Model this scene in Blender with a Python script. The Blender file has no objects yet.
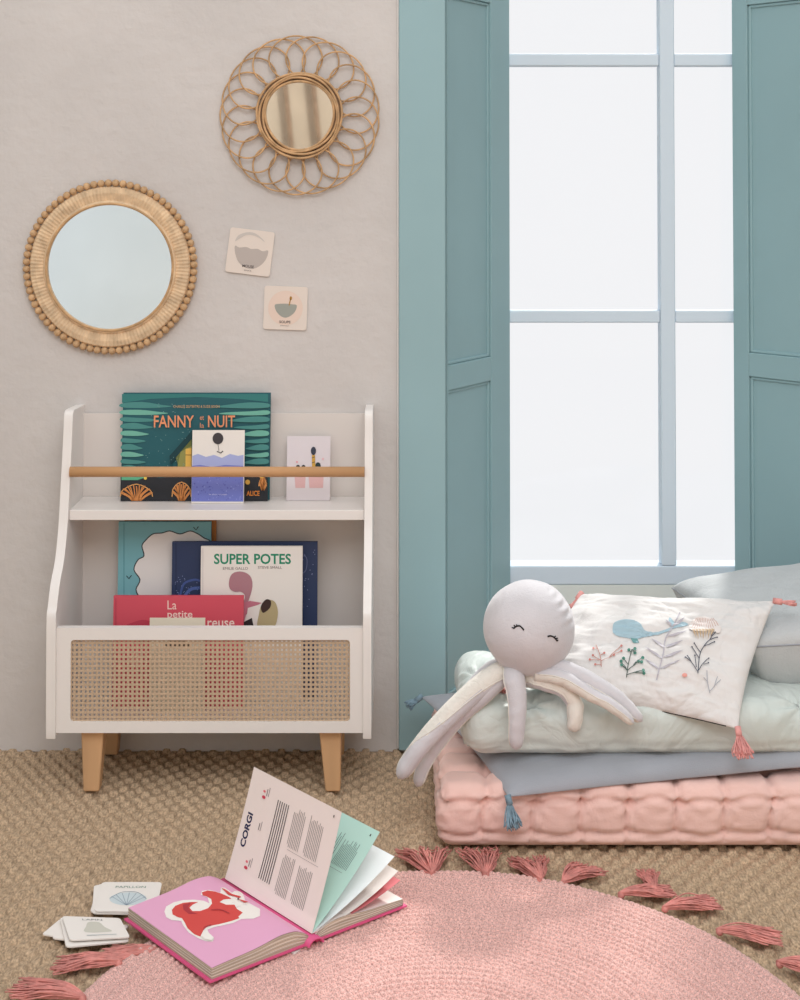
import bpy, bmesh, math, random
import numpy as np
from mathutils import Vector, Matrix, noise
from mathutils.geometry import tessellate_polygon
random.seed(7)
PI = math.pi
C = bpy.context.scene.collection

# ------------------------------------------------------------------ camera
F, CY, H, PITCH, D = 1535.7184, 145.236656, 1.25594941, math.radians(1.5), 3.47
def ray(px, py):
    u = (px - 400) / F; v = (CY - py) / F
    return Vector((u, math.cos(PITCH) - v * math.sin(PITCH), math.sin(PITCH) + v * math.cos(PITCH)))
CAM = Vector((0, -D, H))
def P(px, py, d):                       # photo direction met with the plane d metres before the wall
    r = ray(px, py); return CAM + r * ((D - d) / r.y)
def FL(px, py, h=0.0):                  # ... with the horizontal plane at height h
    r = ray(px, py); return CAM + r * ((h - H) / r.z)
def proj(p):
    q = p - CAM
    fw = q.y * math.cos(PITCH) + q.z * math.sin(PITCH); up = -q.y * math.sin(PITCH) + q.z * math.cos(PITCH)
    return (400 + F * q.x / fw, CY - F * up / fw)

cam = bpy.data.cameras.new('camera'); co = bpy.data.objects.new('camera', cam); C.objects.link(co)
co.location = CAM; co.rotation_euler = (PI / 2 + PITCH, 0, 0)
cam.sensor_fit = 'VERTICAL'; cam.sensor_height = 24; cam.sensor_width = 24
cam.lens = F / 1000 * 24; cam.shift_y = (CY - 500) / 1000; cam.clip_start = 0.05
bpy.context.scene.camera = co

# ------------------------------------------------------------------ materials
def lin(c):
    c = c / 255
    return c / 12.92 if c <= .04045 else ((c + .055) / 1.055) ** 2.4
def rgb(r, g, b): return (lin(r), lin(g), lin(b), 1)
MATS = {}
def mat(name, col, rough=.6, noise_sc=0, var=0, bump=0, bump_sc=200, sheen=0, spec=.3, detail=3, metal=0, stretch=None, bdist=.002, wrinkle=None):
    if name in MATS: return MATS[name]
    m = bpy.data.materials.new(name); m.use_nodes = True
    nt = m.node_tree; b = nt.nodes['Principled BSDF']
    b.inputs['Base Color'].default_value = rgb(*col); b.inputs['Roughness'].default_value = rough
    b.inputs['Specular IOR Level'].default_value = spec; b.inputs['Metallic'].default_value = metal
    if sheen: b.inputs['Sheen Weight'].default_value = sheen; b.inputs['Sheen Roughness'].default_value = .5
    tc = nt.nodes.new('ShaderNodeTexCoord'); src = tc.outputs['Object']
    if stretch:
        mp = nt.nodes.new('ShaderNodeMapping'); mp.inputs['Scale'].default_value = stretch
        nt.links.new(src, mp.inputs['Vector']); src = mp.outputs['Vector']
    if var:
        n = nt.nodes.new('ShaderNodeTexNoise'); n.inputs['Scale'].default_value = noise_sc; n.inputs['Detail'].default_value = detail
        nt.links.new(src, n.inputs['Vector'])
        r = nt.nodes.new('ShaderNodeValToRGB')
        r.color_ramp.elements[0].position = .3; r.color_ramp.elements[1].position = .7
        r.color_ramp.elements[0].color = rgb(*[max(0, c * (1 - var)) for c in col])
        r.color_ramp.elements[1].color = rgb(*[min(255, c * (1 + var * .8)) for c in col])
        nt.links.new(n.outputs['Fac'], r.inputs['Fac']); nt.links.new(r.outputs['Color'], b.inputs['Base Color'])
    if bump:
        n2 = nt.nodes.new('ShaderNodeTexNoise'); n2.inputs['Scale'].default_value = bump_sc; n2.inputs['Detail'].default_value = 4
        nt.links.new(src, n2.inputs['Vector'])
        bp = nt.nodes.new('ShaderNodeBump'); bp.inputs['Strength'].default_value = bump; bp.inputs['Distance'].default_value = bdist
        nt.links.new(n2.outputs['Fac'], bp.inputs['Height']); nt.links.new(bp.outputs['Normal'], b.inputs['Normal'])
    if wrinkle:
        n3 = nt.nodes.new('ShaderNodeTexNoise'); n3.inputs['Scale'].default_value = wrinkle[0]; n3.inputs['Detail'].default_value = 3; n3.inputs['Distortion'].default_value = 1.6
        nt.links.new(src, n3.inputs['Vector'])
        sb = nt.nodes.new('ShaderNodeMath'); sb.operation = 'SUBTRACT'; sb.inputs[1].default_value = .5; nt.links.new(n3.outputs['Fac'], sb.inputs[0])
        ab = nt.nodes.new('ShaderNodeMath'); ab.operation = 'ABSOLUTE'; nt.links.new(sb.outputs[0], ab.inputs[0])
        b3 = nt.nodes.new('ShaderNodeBump'); b3.inputs['Strength'].default_value = wrinkle[1]; b3.inputs['Distance'].default_value = wrinkle[2]
        nt.links.new(ab.outputs[0], b3.inputs['Height'])
        if bump: nt.links.new(bp.outputs['Normal'], b3.inputs['Normal'])
        nt.links.new(b3.outputs['Normal'], b.inputs['Normal'])
    MATS[name] = m
    return m
def ink(col): return mat('ink_%d_%d_%d' % col, col, .55)

M_wall = mat('plaster', (208, 203, 200), .85, 2.2, .035, .55, 28, bdist=.006, detail=6)
M_pale = mat('pale_plaster', (202, 208, 211), .85, 2, .02, .3, 30)
M_teal = mat('teal_paint', (148, 180, 186), .5, 3, .02, .12, 30, spec=.4)
M_recess = mat('pale_green_paint', (226, 233, 229), .6)
M_frame = mat('window_white', (214, 228, 240), .5)
M_white = mat('white_lacquer', (236, 231, 227), .38, spec=.4)
M_whiteb = mat('white_board', (222, 215, 210), .6)
M_oak = mat('oak_wood', (208, 166, 124), .5, 9, .12, .1, 60, stretch=(1, 1, .15))
M_rail = mat('rail_wood', (200, 154, 110), .5, 9, .12, .1, 60, stretch=(.12, 1, 1))
M_cane = mat('cane', (196, 172, 146), .7, 300, .05, .3, 400)
M_rattan = mat('rattan', (196, 158, 116), .55, 40, .15, .3, 150)
M_rattan_pale = mat('split_rattan', (218, 190, 156), .7, 45, .10, .3, 150, spec=.15)
M_bead = mat('wood_bead', (198, 162, 122), .55, 60, .18, .2, 200)
M_pink = mat('pink_cotton', (240, 200, 190), .85, 6, .02, .35, 500, sheen=.3, wrinkle=(13, .35, .010))
M_mint = mat('sage_satin', (206, 214, 209), .42, 6, .02, .2, 400, sheen=.2, wrinkle=(6.5, .6, .024))
M_grey = mat('grey_cotton', (162, 166, 174), .85, 9, .04, .5, 500, sheen=.3)
M_bigc = mat('silver_cotton', (192, 195, 196), .8, 9, .03, .6, 250, sheen=.2, wrinkle=(9, .4, .012))
M_wc = mat('white_cotton', (224, 221, 219), .8, 6, .01, .3, 450, sheen=.2, wrinkle=(5, .9, .026))
M_velvet = mat('lilac_velvet', (208, 205, 209), .8, 12, .03, .4, 300, sheen=.5, wrinkle=(14, .35, .008))
M_cream = mat('cream_cotton', (228, 223, 214), .8, 12, .02, .3, 400, sheen=.2, wrinkle=(30, .6, .006))
M_black = mat('black_thread', (30, 28, 32), .6)
M_coral = mat('coral_thread', (226, 160, 155), .8, 60, .1)
M_bluet = mat('blue_thread', (128, 152, 166), .8, 60, .12)
M_rugt = mat('rug_thread', (210, 140, 132), .85, 60, .12)
M_paper = mat('paper', (238, 232, 226), .7)
M_pages = mat('page_edges', (205, 190, 172), .8, 300, .15, stretch=(.02, .02, 1))
M_edge = mat('page_edge_line', (172, 152, 134), .8)
M_pinkc = mat('pink_cover', (222, 92, 140), .45)
M_pinkp = mat('pink_page', (232, 172, 204), .5)
M_mintp = mat('mint_page', (186, 222, 212), .6)
M_beam = mat('old_beam', (150, 120, 96), .8, 12, .2, .3, 60)
M_beige = mat('beige_plaster', (216, 196, 172), .8, 3, .06)

# floor: woven seagrass
m = mat('seagrass', (184, 160, 133), .75, 300, .20, .6, 330, spec=.2, stretch=(1, .14, 1), bdist=.003); M_sea = m
# rug
M_rug = mat('braided_cotton', (216, 172, 164), .9, 420, .2, .4, 700, sheen=.3, detail=2)
# mirror
m = bpy.data.materials.new('mirror_glass'); m.use_nodes = True; b = m.node_tree.nodes['Principled BSDF']
b.inputs['Metallic'].default_value = 1; b.inputs['Roughness'].default_value = .03; b.inputs['Base Color'].default_value = (.74, .78, .79, 1); M_mirror = m
# pane
m = bpy.data.materials.new('window_glass'); m.use_nodes = True; nt = m.node_tree; nt.nodes.remove(nt.nodes['Principled BSDF'])
tr = nt.nodes.new('ShaderNodeBsdfTransparent'); gl = nt.nodes.new('ShaderNodeBsdfGlossy'); gl.inputs['Roughness'].default_value = .02
mx = nt.nodes.new('ShaderNodeMixShader'); fr = nt.nodes.new('ShaderNodeFresnel'); fr.inputs['IOR'].default_value = 1.25
nt.links.new(fr.outputs[0], mx.inputs[0]); nt.links.new(tr.outputs[0], mx.inputs[1]); nt.links.new(gl.outputs[0], mx.inputs[2])
nt.links.new(mx.outputs[0], nt.nodes['Material Output'].inputs['Surface']); M_glass = m

# ------------------------------------------------------------------ mesh helpers
ORG = {}
class MB:
    def __init__(s): s.v = []; s.f = []; s.m = []; s.s = []; s.mats = []
    def add(s, vs, fs, m, smooth=False):
        if m not in s.mats: s.mats.append(m)
        i = s.mats.index(m); n = len(s.v)
        s.v += [tuple(v) for v in vs]; s.f += [tuple(n + k for k in f) for f in fs]
        s.m += [i] * len(fs); s.s += [smooth] * len(fs)
    def build(s, name, parent=None, origin=None, bevel=0, seg=2, subsurf=0):
        org = ORG[parent.name] if parent else Vector(origin if origin is not None else (0, 0, 0))
        me = bpy.data.meshes.new(name)
        me.from_pydata([(v[0] - org.x, v[1] - org.y, v[2] - org.z) for v in s.v], [], s.f)
        for m in s.mats: me.materials.append(m)
        me.polygons.foreach_set('material_index', s.m); me.polygons.foreach_set('use_smooth', s.s)
        me.update()
        o = bpy.data.objects.new(name, me); C.objects.link(o)
        if parent: o.parent = parent
        else: o.location = org
        ORG[o.name] = org
        if bevel:
            md = o.modifiers.new('bevel', 'BEVEL'); md.width = bevel; md.segments = seg; md.limit_method = 'ANGLE'; md.angle_limit = math.radians(35)
            if all(not x for x in s.s):
                me.polygons.foreach_set('use_smooth', [True] * len(me.polygons)); md.harden_normals = True
        if subsurf:
            md = o.modifiers.new('sub', 'SUBSURF'); md.levels = md.render_levels = subsurf
        return o
def thing(name, label, cat, loc, group=None):
    o = bpy.data.objects.new(name, None); C.objects.link(o); o.location = loc; o.empty_display_size = .05
    ORG[o.name] = Vector(loc); tag(o, label, cat, group); return o
def tag(o, label, cat, group=None):
    o['label'] = label; o['category'] = cat
    if group: o['group'] = group
    return o
def struct(o): o['kind'] = 'structure'; return o

def box(mb, x0, x1, y0, y1, z0, z1, m, X=None):
    vs = [Vector((x, y, z)) for x in (x0, x1) for y in (y0, y1) for z in (z0, z1)]
    if X is not None: vs = [X @ v for v in vs]
    mb.add(vs, [(0, 1, 3, 2), (4, 6, 7, 5), (0, 4, 5, 1), (2, 3, 7, 6), (0, 2, 6, 4), (1, 5, 7, 3)], m)
def prism(mb, poly, a, b, m, axis='x'):   # poly in the two other axes
    n = len(poly)
    def mk(t, p):
        return {'x': (t, p[0], p[1]), 'y': (p[0], t, p[1]), 'z': (p[0], p[1], t)}[axis]
    vs = [mk(a, p) for p in poly] + [mk(b, p) for p in poly]
    mb.add(vs, [tuple(range(n))[::-1], tuple(range(n, 2 * n))] + [(i, (i + 1) % n, n + (i + 1) % n, n + i) for i in range(n)], m)
def catmull(pts, n=8, closed=False):
    pts = [Vector(p) for p in pts]; out = []
    N = len(pts)
    for i in range(N if closed else N - 1):
        if closed: p0, p1, p2, p3 = pts[i - 1], pts[i], pts[(i + 1) % N], pts[(i + 2) % N]
        else:
            p1, p2 = pts[i], pts[i + 1]
            p0 = pts[i - 1] if i else p1 * 2 - p2
            p3 = pts[i + 2] if i + 2 < N else p2 * 2 - p1
        for k in range(n):
            t = k / n
            out.append(.5 * ((2 * p1) + (p2 - p0) * t + (2 * p0 - 5 * p1 + 4 * p2 - p3) * t * t + (3 * p1 - p0 - 3 * p2 + p3) * t ** 3))
    if not closed: out.append(pts[-1])
    return out
def tube(mb, path, r, m, sides=8, closed=False, rf=None, cap=True, smooth=True, matf=None):
    path = [Vector(p) for p in path]; n = len(path); vs = []; fs = []
    N = None; dirs = []
    for i, p in enumerate(path):
        a = path[(i - 1) % n] if (closed or i) else p; b_ = path[(i + 1) % n] if (closed or i < n - 1) else p
        T = (b_ - a).normalized()
        if N is None:
            N = T.cross(Vector((0, 0, 1)))
            if N.length < .1: N = T.cross(Vector((1, 0, 0)))
        N = (N - T * N.dot(T)).normalized(); B = T.cross(N)
        rr = (rf(i / max(1, n - 1)) if rf else 1) * r
        for k in range(sides):
            an = 2 * PI * k / sides; dv = N * math.cos(an) + B * math.sin(an)
            dirs.append(dv); vs.append(p + dv * rr)
    L = n if closed else n - 1
    for i in range(L):
        j = (i + 1) % n
        for k in range(sides):
            k2 = (k + 1) % sides
            fs.append((i * sides + k, i * sides + k2, j * sides + k2, j * sides + k))
    if not closed and cap:
        fs.append(tuple(range(sides))[::-1]); fs.append(tuple((n - 1) * sides + k for k in range(sides)))
    if matf:
        ga = [f for f in fs if matf(sum((dirs[q] for q in f), Vector()))]; gb = [f for f in fs if f not in set(ga)]
        mb.add(vs, ga, m, smooth); k0 = len(mb.v) - len(vs)
        i2 = matf(None)
        if i2 not in mb.mats: mb.mats.append(i2)
        q = mb.mats.index(i2)
        for f in gb: mb.f.append(tuple(k0 + x for x in f)); mb.m.append(q); mb.s.append(smooth)
    else: mb.add(vs, fs, m, smooth)
def sphere(mb, c, r, m, seg=12, ring=8, sc=(1, 1, 1)):
    vs = []; fs = []
    for i in range(ring + 1):
        th = PI * i / ring
        for k in range(seg):
            a = 2 * PI * k / seg
            vs.append((c[0] + r * sc[0] * math.sin(th) * math.cos(a), c[1] + r * sc[1] * math.sin(th) * math.sin(a), c[2] + r * sc[2] * math.cos(th)))
    for i in range(ring):
        for k in range(seg):
            fs.append((i * seg + k, (i + 1) * seg + k, (i + 1) * seg + (k + 1) % seg, i * seg + (k + 1) % seg))
    mb.add(vs, fs, m, True)
def rbox(mb, lo, hi, r, res, m, disp=None):      # rounded box of dense grids, displaced along its normal
    lo = Vector(lo); hi = Vector(hi); bm = bmesh.new()
    for ax in range(3):
        u, w = [(1, 2), (0, 2), (0, 1)][ax]
        nu = max(2, int((hi[u] - lo[u]) / res)); nw = max(2, int((hi[w] - lo[w]) / res))
        for side in (0, 1):
            g = []
            for i in range(nu + 1):
                row = []
                for j in range(nw + 1):
                    p = [0, 0, 0]; p[ax] = hi[ax] if side else lo[ax]
                    p[u] = lo[u] + (hi[u] - lo[u]) * i / nu; p[w] = lo[w] + (hi[w] - lo[w]) * j / nw
                    row.append(bm.verts.new(p))
                g.append(row)
            for i in range(nu):
                for j in range(nw):
                    q = (g[i][j], g[i + 1][j], g[i + 1][j + 1], g[i][j + 1])
                    if (side == 1) != (ax != 1): q = q[::-1]
                    bm.faces.new(q)
    rr = [min(r, (hi[k] - lo[k]) * .499) for k in range(3)]
    R = min(rr)
    for v in bm.verts:
        q = Vector([min(max(v.co[k], lo[k] + R), hi[k] - R) for k in range(3)])
        dv = v.co - q
        n_ = dv.normalized() if dv.length > 1e-9 else Vector((0, 0, 1))
        v.co = q + n_ * R
        v.normal = n_
    bmesh.ops.remove_doubles(bm, verts=bm.verts, dist=res * .12)
    bm.normal_update()
    if disp:
        new = [(v, v.co + v.normal * 0 + disp(v.co.copy(), v.normal.copy())) for v in bm.verts]
        for v, c in new: v.co = c
    bm.verts.index_update()
    mb.add([v.co.copy() for v in bm.verts], [tuple(v.index for v in f.verts) for f in bm.faces], m, True)
    bm.free()

def np_mesh(name, V, nu, nv, m, wrap=False, origin=(0, 0, 0), parent=None):   # big grid
    V = np.asarray(V, dtype=np.float32).reshape(-1, 3) - np.array(origin, dtype=np.float32)
    I = np.arange(nu * nv).reshape(nu, nv)
    if wrap: a = I[:-1]; b2 = I[1:]; q = np.stack([a, b2, np.roll(b2, -1, 1), np.roll(a, -1, 1)], -1).reshape(-1, 4)
    else: q = np.stack([I[:-1, :-1], I[1:, :-1], I[1:, 1:], I[:-1, 1:]], -1).reshape(-1, 4)
    me = bpy.data.meshes.new(name); me.vertices.add(len(V)); me.vertices.foreach_set('co', V.ravel())
    me.loops.add(q.size); me.loops.foreach_set('vertex_index', q.ravel().astype(np.int32))
    me.polygons.add(len(q)); me.polygons.foreach_set('loop_start', np.arange(0, q.size, 4, dtype=np.int32))
    me.polygons.foreach_set('loop_total', np.full(len(q), 4, dtype=np.int32))
    me.update(calc_edges=True); me.validate()
    me.polygons.foreach_set('use_smooth', [True] * len(me.polygons)); me.materials.append(m)
    o = bpy.data.objects.new(name, me); C.objects.link(o)
    if parent: o.parent = parent
    else: o.location = origin
    ORG[o.name] = Vector(origin)
    return o

# printed / embroidered artwork that belongs to a surface
def inv_bilinear(q, p):    # q = TL, TR, BR, BL in px ; returns u (right), v (up)
    u = v = .5
    TL, TR, BR, BL = [Vector(a) for a in q]; p = Vector(p)
    for _ in range(12):
        top = TL.lerp(TR, u); bot = BL.lerp(BR, u); e = bot.lerp(top, v) - p
        du = (BR - BL).lerp(TR - TL, v); dv = top - bot
        det = du.x * dv.y - du.y * dv.x
        u -= (e.x * dv.y - e.y * dv.x) / det; v -= (du.x * e.y - du.y * e.x) / det
    return u, v
_tc = {}
def text2d(s, bold=0, res=3):
    k = (s, bold)
    if k not in _tc:
        cu = bpy.data.curves.new('t', 'FONT'); cu.body = s; cu.offset = bold; cu.resolution_u = res; cu.align_x = 'CENTER'; cu.align_y = 'CENTER'
        o = bpy.data.objects.new('t', cu); C.objects.link(o)
        dg = bpy.context.evaluated_depsgraph_get(); me = o.evaluated_get(dg).to_mesh()
        vs = [(v.co.x, v.co.y) for v in me.vertices]; fs = [tuple(p.vertices) for p in me.polygons]
        o.evaluated_get(dg).to_mesh_clear(); bpy.data.objects.remove(o); bpy.data.curves.remove(cu)
        ys = [v[1] for v in vs]; hh = max(ys) - min(ys); c = (max(ys) + min(ys)) / 2
        xs = [v[0] for v in vs]; cx = (max(xs) + min(xs)) / 2; w = max(xs) - min(xs)
        _tc[k] = ([((a - cx), (b_ - c)) for a, b_ in vs], fs, w, hh)
    return _tc[k]
class Art:
    def __init__(s, mb, surf, quad=None, maxlen=None, asp=1.0):
        s.mb = mb; s.surf = surf; s.quad = quad; s.ml = maxlen; s.lv = 1; s.step = .00025; s.asp = asp
    def uv(s, p): return inv_bilinear(s.quad, p) if s.quad else p
    def emit(s, uvs, tris, m):
        uvs = [tuple(u) for u in uvs]
        if s.ml:
            for _ in range(7):
                out = []; ch = False; cache = {}
                for t in tris:
                    L = [(Vector(uvs[t[i]]) - Vector(uvs[t[(i + 1) % 3]])).length for i in range(3)]
                    i = L.index(max(L))
                    if L[i] > s.ml:
                        a, b_, c = t[i], t[(i + 1) % 3], t[(i + 2) % 3]
                        uvs.append(tuple((Vector(uvs[a]) + Vector(uvs[b_])) / 2)); k = len(uvs) - 1
                        out += [(a, k, c), (k, b_, c)]; ch = True
                    else: out.append(t)
                tris = out
                if not ch: break
        s.mb.add([s.surf(u, v, s.step * s.lv) for u, v in uvs], tris, m); 
    def poly(s, pts, col, smooth=0, closed=True):
        if smooth: pts = [(p.x, p.y) for p in catmull([(a, b_, 0) for a, b_ in pts], smooth, True)]
        uvs = [s.uv(p) for p in pts]
        tr = [tuple(t) for t in tessellate_polygon([[Vector((u, v * s.asp, 0)) for u, v in uvs]])]
        s.emit(uvs, tr, ink(col) if isinstance(col, tuple) else col); s.lv += 1
    def circ(s, c, r, col, ry=None, rot=0, n=20):
        ry = ry or r
        s.poly([(c[0] + r * math.cos(a) * math.cos(rot) - ry * math.sin(a) * math.sin(rot), c[1] + r * math.cos(a) * math.sin(rot) + ry * math.sin(a) * math.cos(rot)) for a in [2 * PI * k / n for k in range(n)]], col)
    def line(s, pts, w, col, smooth=0, closed=False, taper=False):
        if smooth: pts = [(p.x, p.y) for p in catmull([(a, b_, 0) for a, b_ in pts], smooth, closed)]
        if closed: pts = pts + [pts[0]]
        vs = []; n = len(pts)
        for i, p in enumerate(pts):
            a = Vector(pts[max(0, i - 1)]); b_ = Vector(pts[min(n - 1, i + 1)]); t = (b_ - a)
            t = t.normalized() if t.length > 1e-9 else Vector((1, 0)); nn = Vector((-t.y, t.x)) * w / 2 * ((1 - .8 * i / (n - 1)) if taper else 1)
            vs += [s.uv(Vector(p) + nn), s.uv(Vector(p) - nn)]
        tr = []
        for i in range(n - 1): tr += [(2 * i, 2 * i + 1, 2 * i + 2), (2 * i + 1, 2 * i + 3, 2 * i + 2)]
        s.emit(vs, tr, ink(col) if isinstance(col, tuple) else col)
    def text(s, st, c, h, w, col, rot=0, bold=0.0, down=True):   # h, w = size of the whole word in photo units
        vs, fs, tw, th = text2d(st, bold)
        ca, sa = math.cos(rot), math.sin(rot); out = []
        for x, y in vs:
            x = x / tw * w; y = y / th * h
            if down: y = -y
            out.append(s.uv((c[0] + x * ca - y * sa, c[1] + x * sa + y * ca)))
        s.emit(out, fs, ink(col) if isinstance(col, tuple) else col); s.lv += 1

class ArtC(Art):                        # for bulged surfaces: refine (u, v) so that the motif keeps its drawn shape
    def uv(self, p):
        u, v = inv_bilinear(self.quad, p); u = min(.98, max(.02, u)); v = min(.98, max(.02, v))
        def err(u, v):
            a = proj(self.surf(u, v, 0)); return a[0] - p[0], a[1] - p[1]
        e = err(u, v); step = 1.0
        for _ in range(16):
            b_ = err(u + .02, v); c_ = err(u, v + .02)
            J = (b_[0] - e[0], b_[1] - e[1], c_[0] - e[0], c_[1] - e[1]); det = J[0] * J[3] - J[1] * J[2]
            if abs(det) < 1e-6: break
            du = -.02 * (e[0] * J[3] - e[1] * J[2]) / det; dv = -.02 * (J[0] * e[1] - J[1] * e[0]) / det
            k = min(1, .05 / max(1e-9, abs(du), abs(dv))) * step
            u2 = min(.985, max(.015, u + du * k)); v2 = min(.985, max(.015, v + dv * k)); e2 = err(u2, v2)
            if math.hypot(*e2) < math.hypot(*e): u, v, e = u2, v2, e2
            else: step *= .5
        return u, v


# ------------------------------------------------------------------ setting
def grid_coords(a, b_, fa, fb, fine, coarse):
    return np.concatenate([np.arange(a, fa, coarse), np.arange(fa, fb, fine), np.arange(fb, b_ + coarse, coarse)])
gx = grid_coords(-2.4, 3.2, -1.02, 1.12, .0027, .1); gy = grid_coords(-7.0, .46, -1.16, .02, .0027, .12)
X, Y = np.meshgrid(gx, gy, indexing='ij')
cwid = .0172; per = .050                     # twill: columns of straw floats, each float ending in a little step
xs = X + .0025 * np.sin(Y * 8 + X * 3) + .0012 * np.sin(Y * 61 + X * 17)
ci = np.floor(xs / cwid); jit = (np.sin(ci * 12.9898) * 43758.5453) % 1
q_ = Y / per + ci * .545 + .10 * jit + .05 * np.sin(X * 23 + Y * 5); fr = q_ % 1; bi = np.floor(q_)
rnd = (np.sin(ci * 127.1 + bi * 311.7) * 43758.5453) % 1
cross = np.minimum(1, 1.25 * np.abs(np.sin(PI * xs / cwid)) ** .5)
Z = .0150 * (.75 + .25 * rnd) * (1 - fr) ** .6 * np.minimum(1, .1 + fr * 12) * (.82 + .18 * cross) + .0012 * cross - .0164
fine = (X > -1.02) & (X < 1.12) & (Y > -1.16) & (Y < .02)
Z = np.where(fine, Z, -.006)
fl = np_mesh('floor', np.stack([X, Y, Z], -1), len(gx), len(gy), M_sea); struct(fl)
fl.data.update()

XC0 = P(399, 600, 0).x; XC1 = P(445.5, 400, .02).x
mb = MB(); box(mb, -2.4, XC1 - .012, 0, .5, -.01, 2.7, M_wall); struct(mb.build('wall_back'))
mb = MB(); box(mb, 1.12, 3.2, 0, .5, -.01, 2.7, M_teal); struct(mb.build('wall_back_right'))
mb = MB(); box(mb, -2.55, -2.4, -5.2, .5, -.01, 2.7, M_pale); struct(mb.build('wall_left'))
mb = MB(); box(mb, -1.35, 3.2, -7.15, -7.0, -.01, 2.9, M_beige); struct(mb.build('wall_front'))
mb = MB(); box(mb, -4.5, -1.35, -7.15, -7.0, -.01, 2.9, M_pale); struct(mb.build('wall_front_left'))
# casing round the recess
mb = MB(); box(mb, XC0, XC1, -.022, 0, 0, 2.7, M_teal); box(mb, XC0 - .004, XC0, -.012, 0, 0, 2.7, M_white)
struct(mb.build('trim_1', bevel=.002))
WY = .36                                     # inner face of the window wall
zb = P(600, 585, -WY).z; zs = P(600, 566, -WY).z
mb = MB(); box(mb, XC1 - .012, 1.12, WY, .46, -.01, zb, M_recess); struct(mb.build('wall_recess'))
mb = MB(); box(mb, XC1 - .012, 1.12, WY, .46, 2.22, 2.7, M_recess); struct(mb.build('wall_above_window'))
# window: frame with glazing bars and panes
mb = MB()
wx0, wx1 = .16, 1.12
box(mb, wx0 - .06, wx0 + .05, WY + .0, WY + .06, zb, 2.22, M_frame); box(mb, wx1 - .05, wx1, WY, WY + .06, zb, 2.22, M_frame)
box(mb, wx0, wx1, WY - .0, WY + .06, zb, zs, M_frame); box(mb, wx0, wx1, WY, WY + .06, 2.15, 2.22, M_frame)
struct(mb.build('window_1', bevel=.004))
win = bpy.data.objects['window_1']
def bar(a):
    mb = MB(); box(mb, *a, M_frame); return mb.build('glazing_bar', parent=win, bevel=.004)
vx0, vx1 = P(660.5, 300, -WY).x, P(675.5, 300, -WY).x
bar((vx0, vx1, WY, WY + .045, zs, 2.15))
for a, b_ in ((53.5, 66), (310.5, 323)):
    z1, z0 = P(600, a, -WY).z, P(600, b_, -WY).z
    bar((wx0 + .05, vx0, WY + .004, WY + .04, z0, z1)); bar((vx1, wx1 - .05, WY + .004, WY + .04, z0, z1))
mb = MB(); box(mb, wx0 + .03, wx1 - .03, WY + .045, WY + .05, zs - .01, 2.17, M_glass); mb.build('glass_pane', parent=win)

# shutters: a leaf with stiles, rails and recessed panels
def shutter(a, b_, label, stile, rails, z0, z1, th=.03, side=1, edge=True):
    a = Vector((*a, 0)); b_ = Vector((*b_, 0)); L = (b_ - a).length; ux = (b_ - a).normalized(); uy = Vector((-ux.y, ux.x, 0))
    T = thing('window_shutter', label, 'shutter', (a.x, a.y, z0))
    X_ = Matrix.Translation(a) @ Matrix((( ux.x, uy.x, 0, 0), (ux.y, uy.y, 0, 0), (0, 0, 1, 0), (0, 0, 0, 1)))
    mb = MB()
    box(mb, 0, stile[0], 0, th, z0, z1, M_teal, X_); box(mb, L - stile[1], L, 0, th, z0, z1, M_teal, X_)
    zz = [z0] + [r for r in rails for _ in (0,)] 
    edges = [(z0, z0 + .08)] + rails + [(z1 - .06, z1)]
    for e in edges: box(mb, stile[0], L - stile[1], .0005, th, e[0], e[1], M_teal, X_)
    mb.build('shutter_frame', parent=T, bevel=.002)
    for e, g in zip(edges[:-1], edges[1:]):
        mb = MB(); box(mb, stile[0], L - stile[1], .010, .022, e[1], g[0], M_teal, X_); 
        # small moulding bead round the panel
        x0, x1, q0, q1 = stile[0], L - stile[1], e[1], g[0]
        for c in ((x0, x0 + .008, q0, q1), (x1 - .008, x1, q0, q1), (x0, x1, q0, q0 + .008), (x0, x1, q1 - .008, q1)):
            box(mb, c[0], c[1], .005, .012, c[2], c[3], M_teal, X_)
        mb.build('shutter_panel', parent=T, bevel=.003)
    return T
rz0, rz1 = P(740, 379, -.25).z, P(740, 355, -.25).z
xl = P(510.5, 250, -.34).x; xr = P(733, 280, -.335).x
shutter((XC1 + .008, .07), (xl - .001, .345), 'teal panelled window shutter left of the panes, beside the plaster wall', (.004, .10), [(rz0 - .005, rz1 - .005), (1.70, 1.76)], .005, 2.2)
shutter((xr, .335), (1.09, .03), 'teal panelled window shutter right of the panes, above the silver cushion', (.045, .05), [(rz0, rz1), (1.70, 1.76)], .005, 2.2)

# ------------------------------------------------------------------ rug
rc = FL(400, 873); RC = Vector((.0612, -1.2077, 0)); RR = .574
nr, na = 290, 1750
r = np.linspace(.004, RR, nr); th = np.linspace(0, 2 * PI, na, endpoint=False)
R_, T_ = np.meshgrid(r, th, indexing='ij')
ringp = .0135; ri = np.floor(R_ / ringp)
Nst = np.maximum(6, np.round(2 * PI * (ri + .5) * ringp / .0115))
ph_ = T_ * Nst / (2 * PI) + ri * .37
rnd = (np.sin(ri * 12.9 + np.floor(ph_) * 78.2) * 43758.5) % 1
hh = np.abs(np.sin(PI * R_ / ringp)) ** .7 * (.45 + .55 * np.abs(np.sin(PI * ph_)) ** .6) * (.8 + .2 * rnd)
Zr = .0035 + .0082 * hh + .0022 * np.sin(R_ * 38 + 1.3 * np.sin(T_ * 3)) * (R_ > .1)
Zr = np.where(R_ > RR - .006, Zr - (R_ - (RR - .006)) / .006 * .007, Zr)
wob = 1 + .004 * np.sin(T_ * 5 + 1) + .003 * np.sin(T_ * 11)
Rw = R_ * wob
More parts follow.
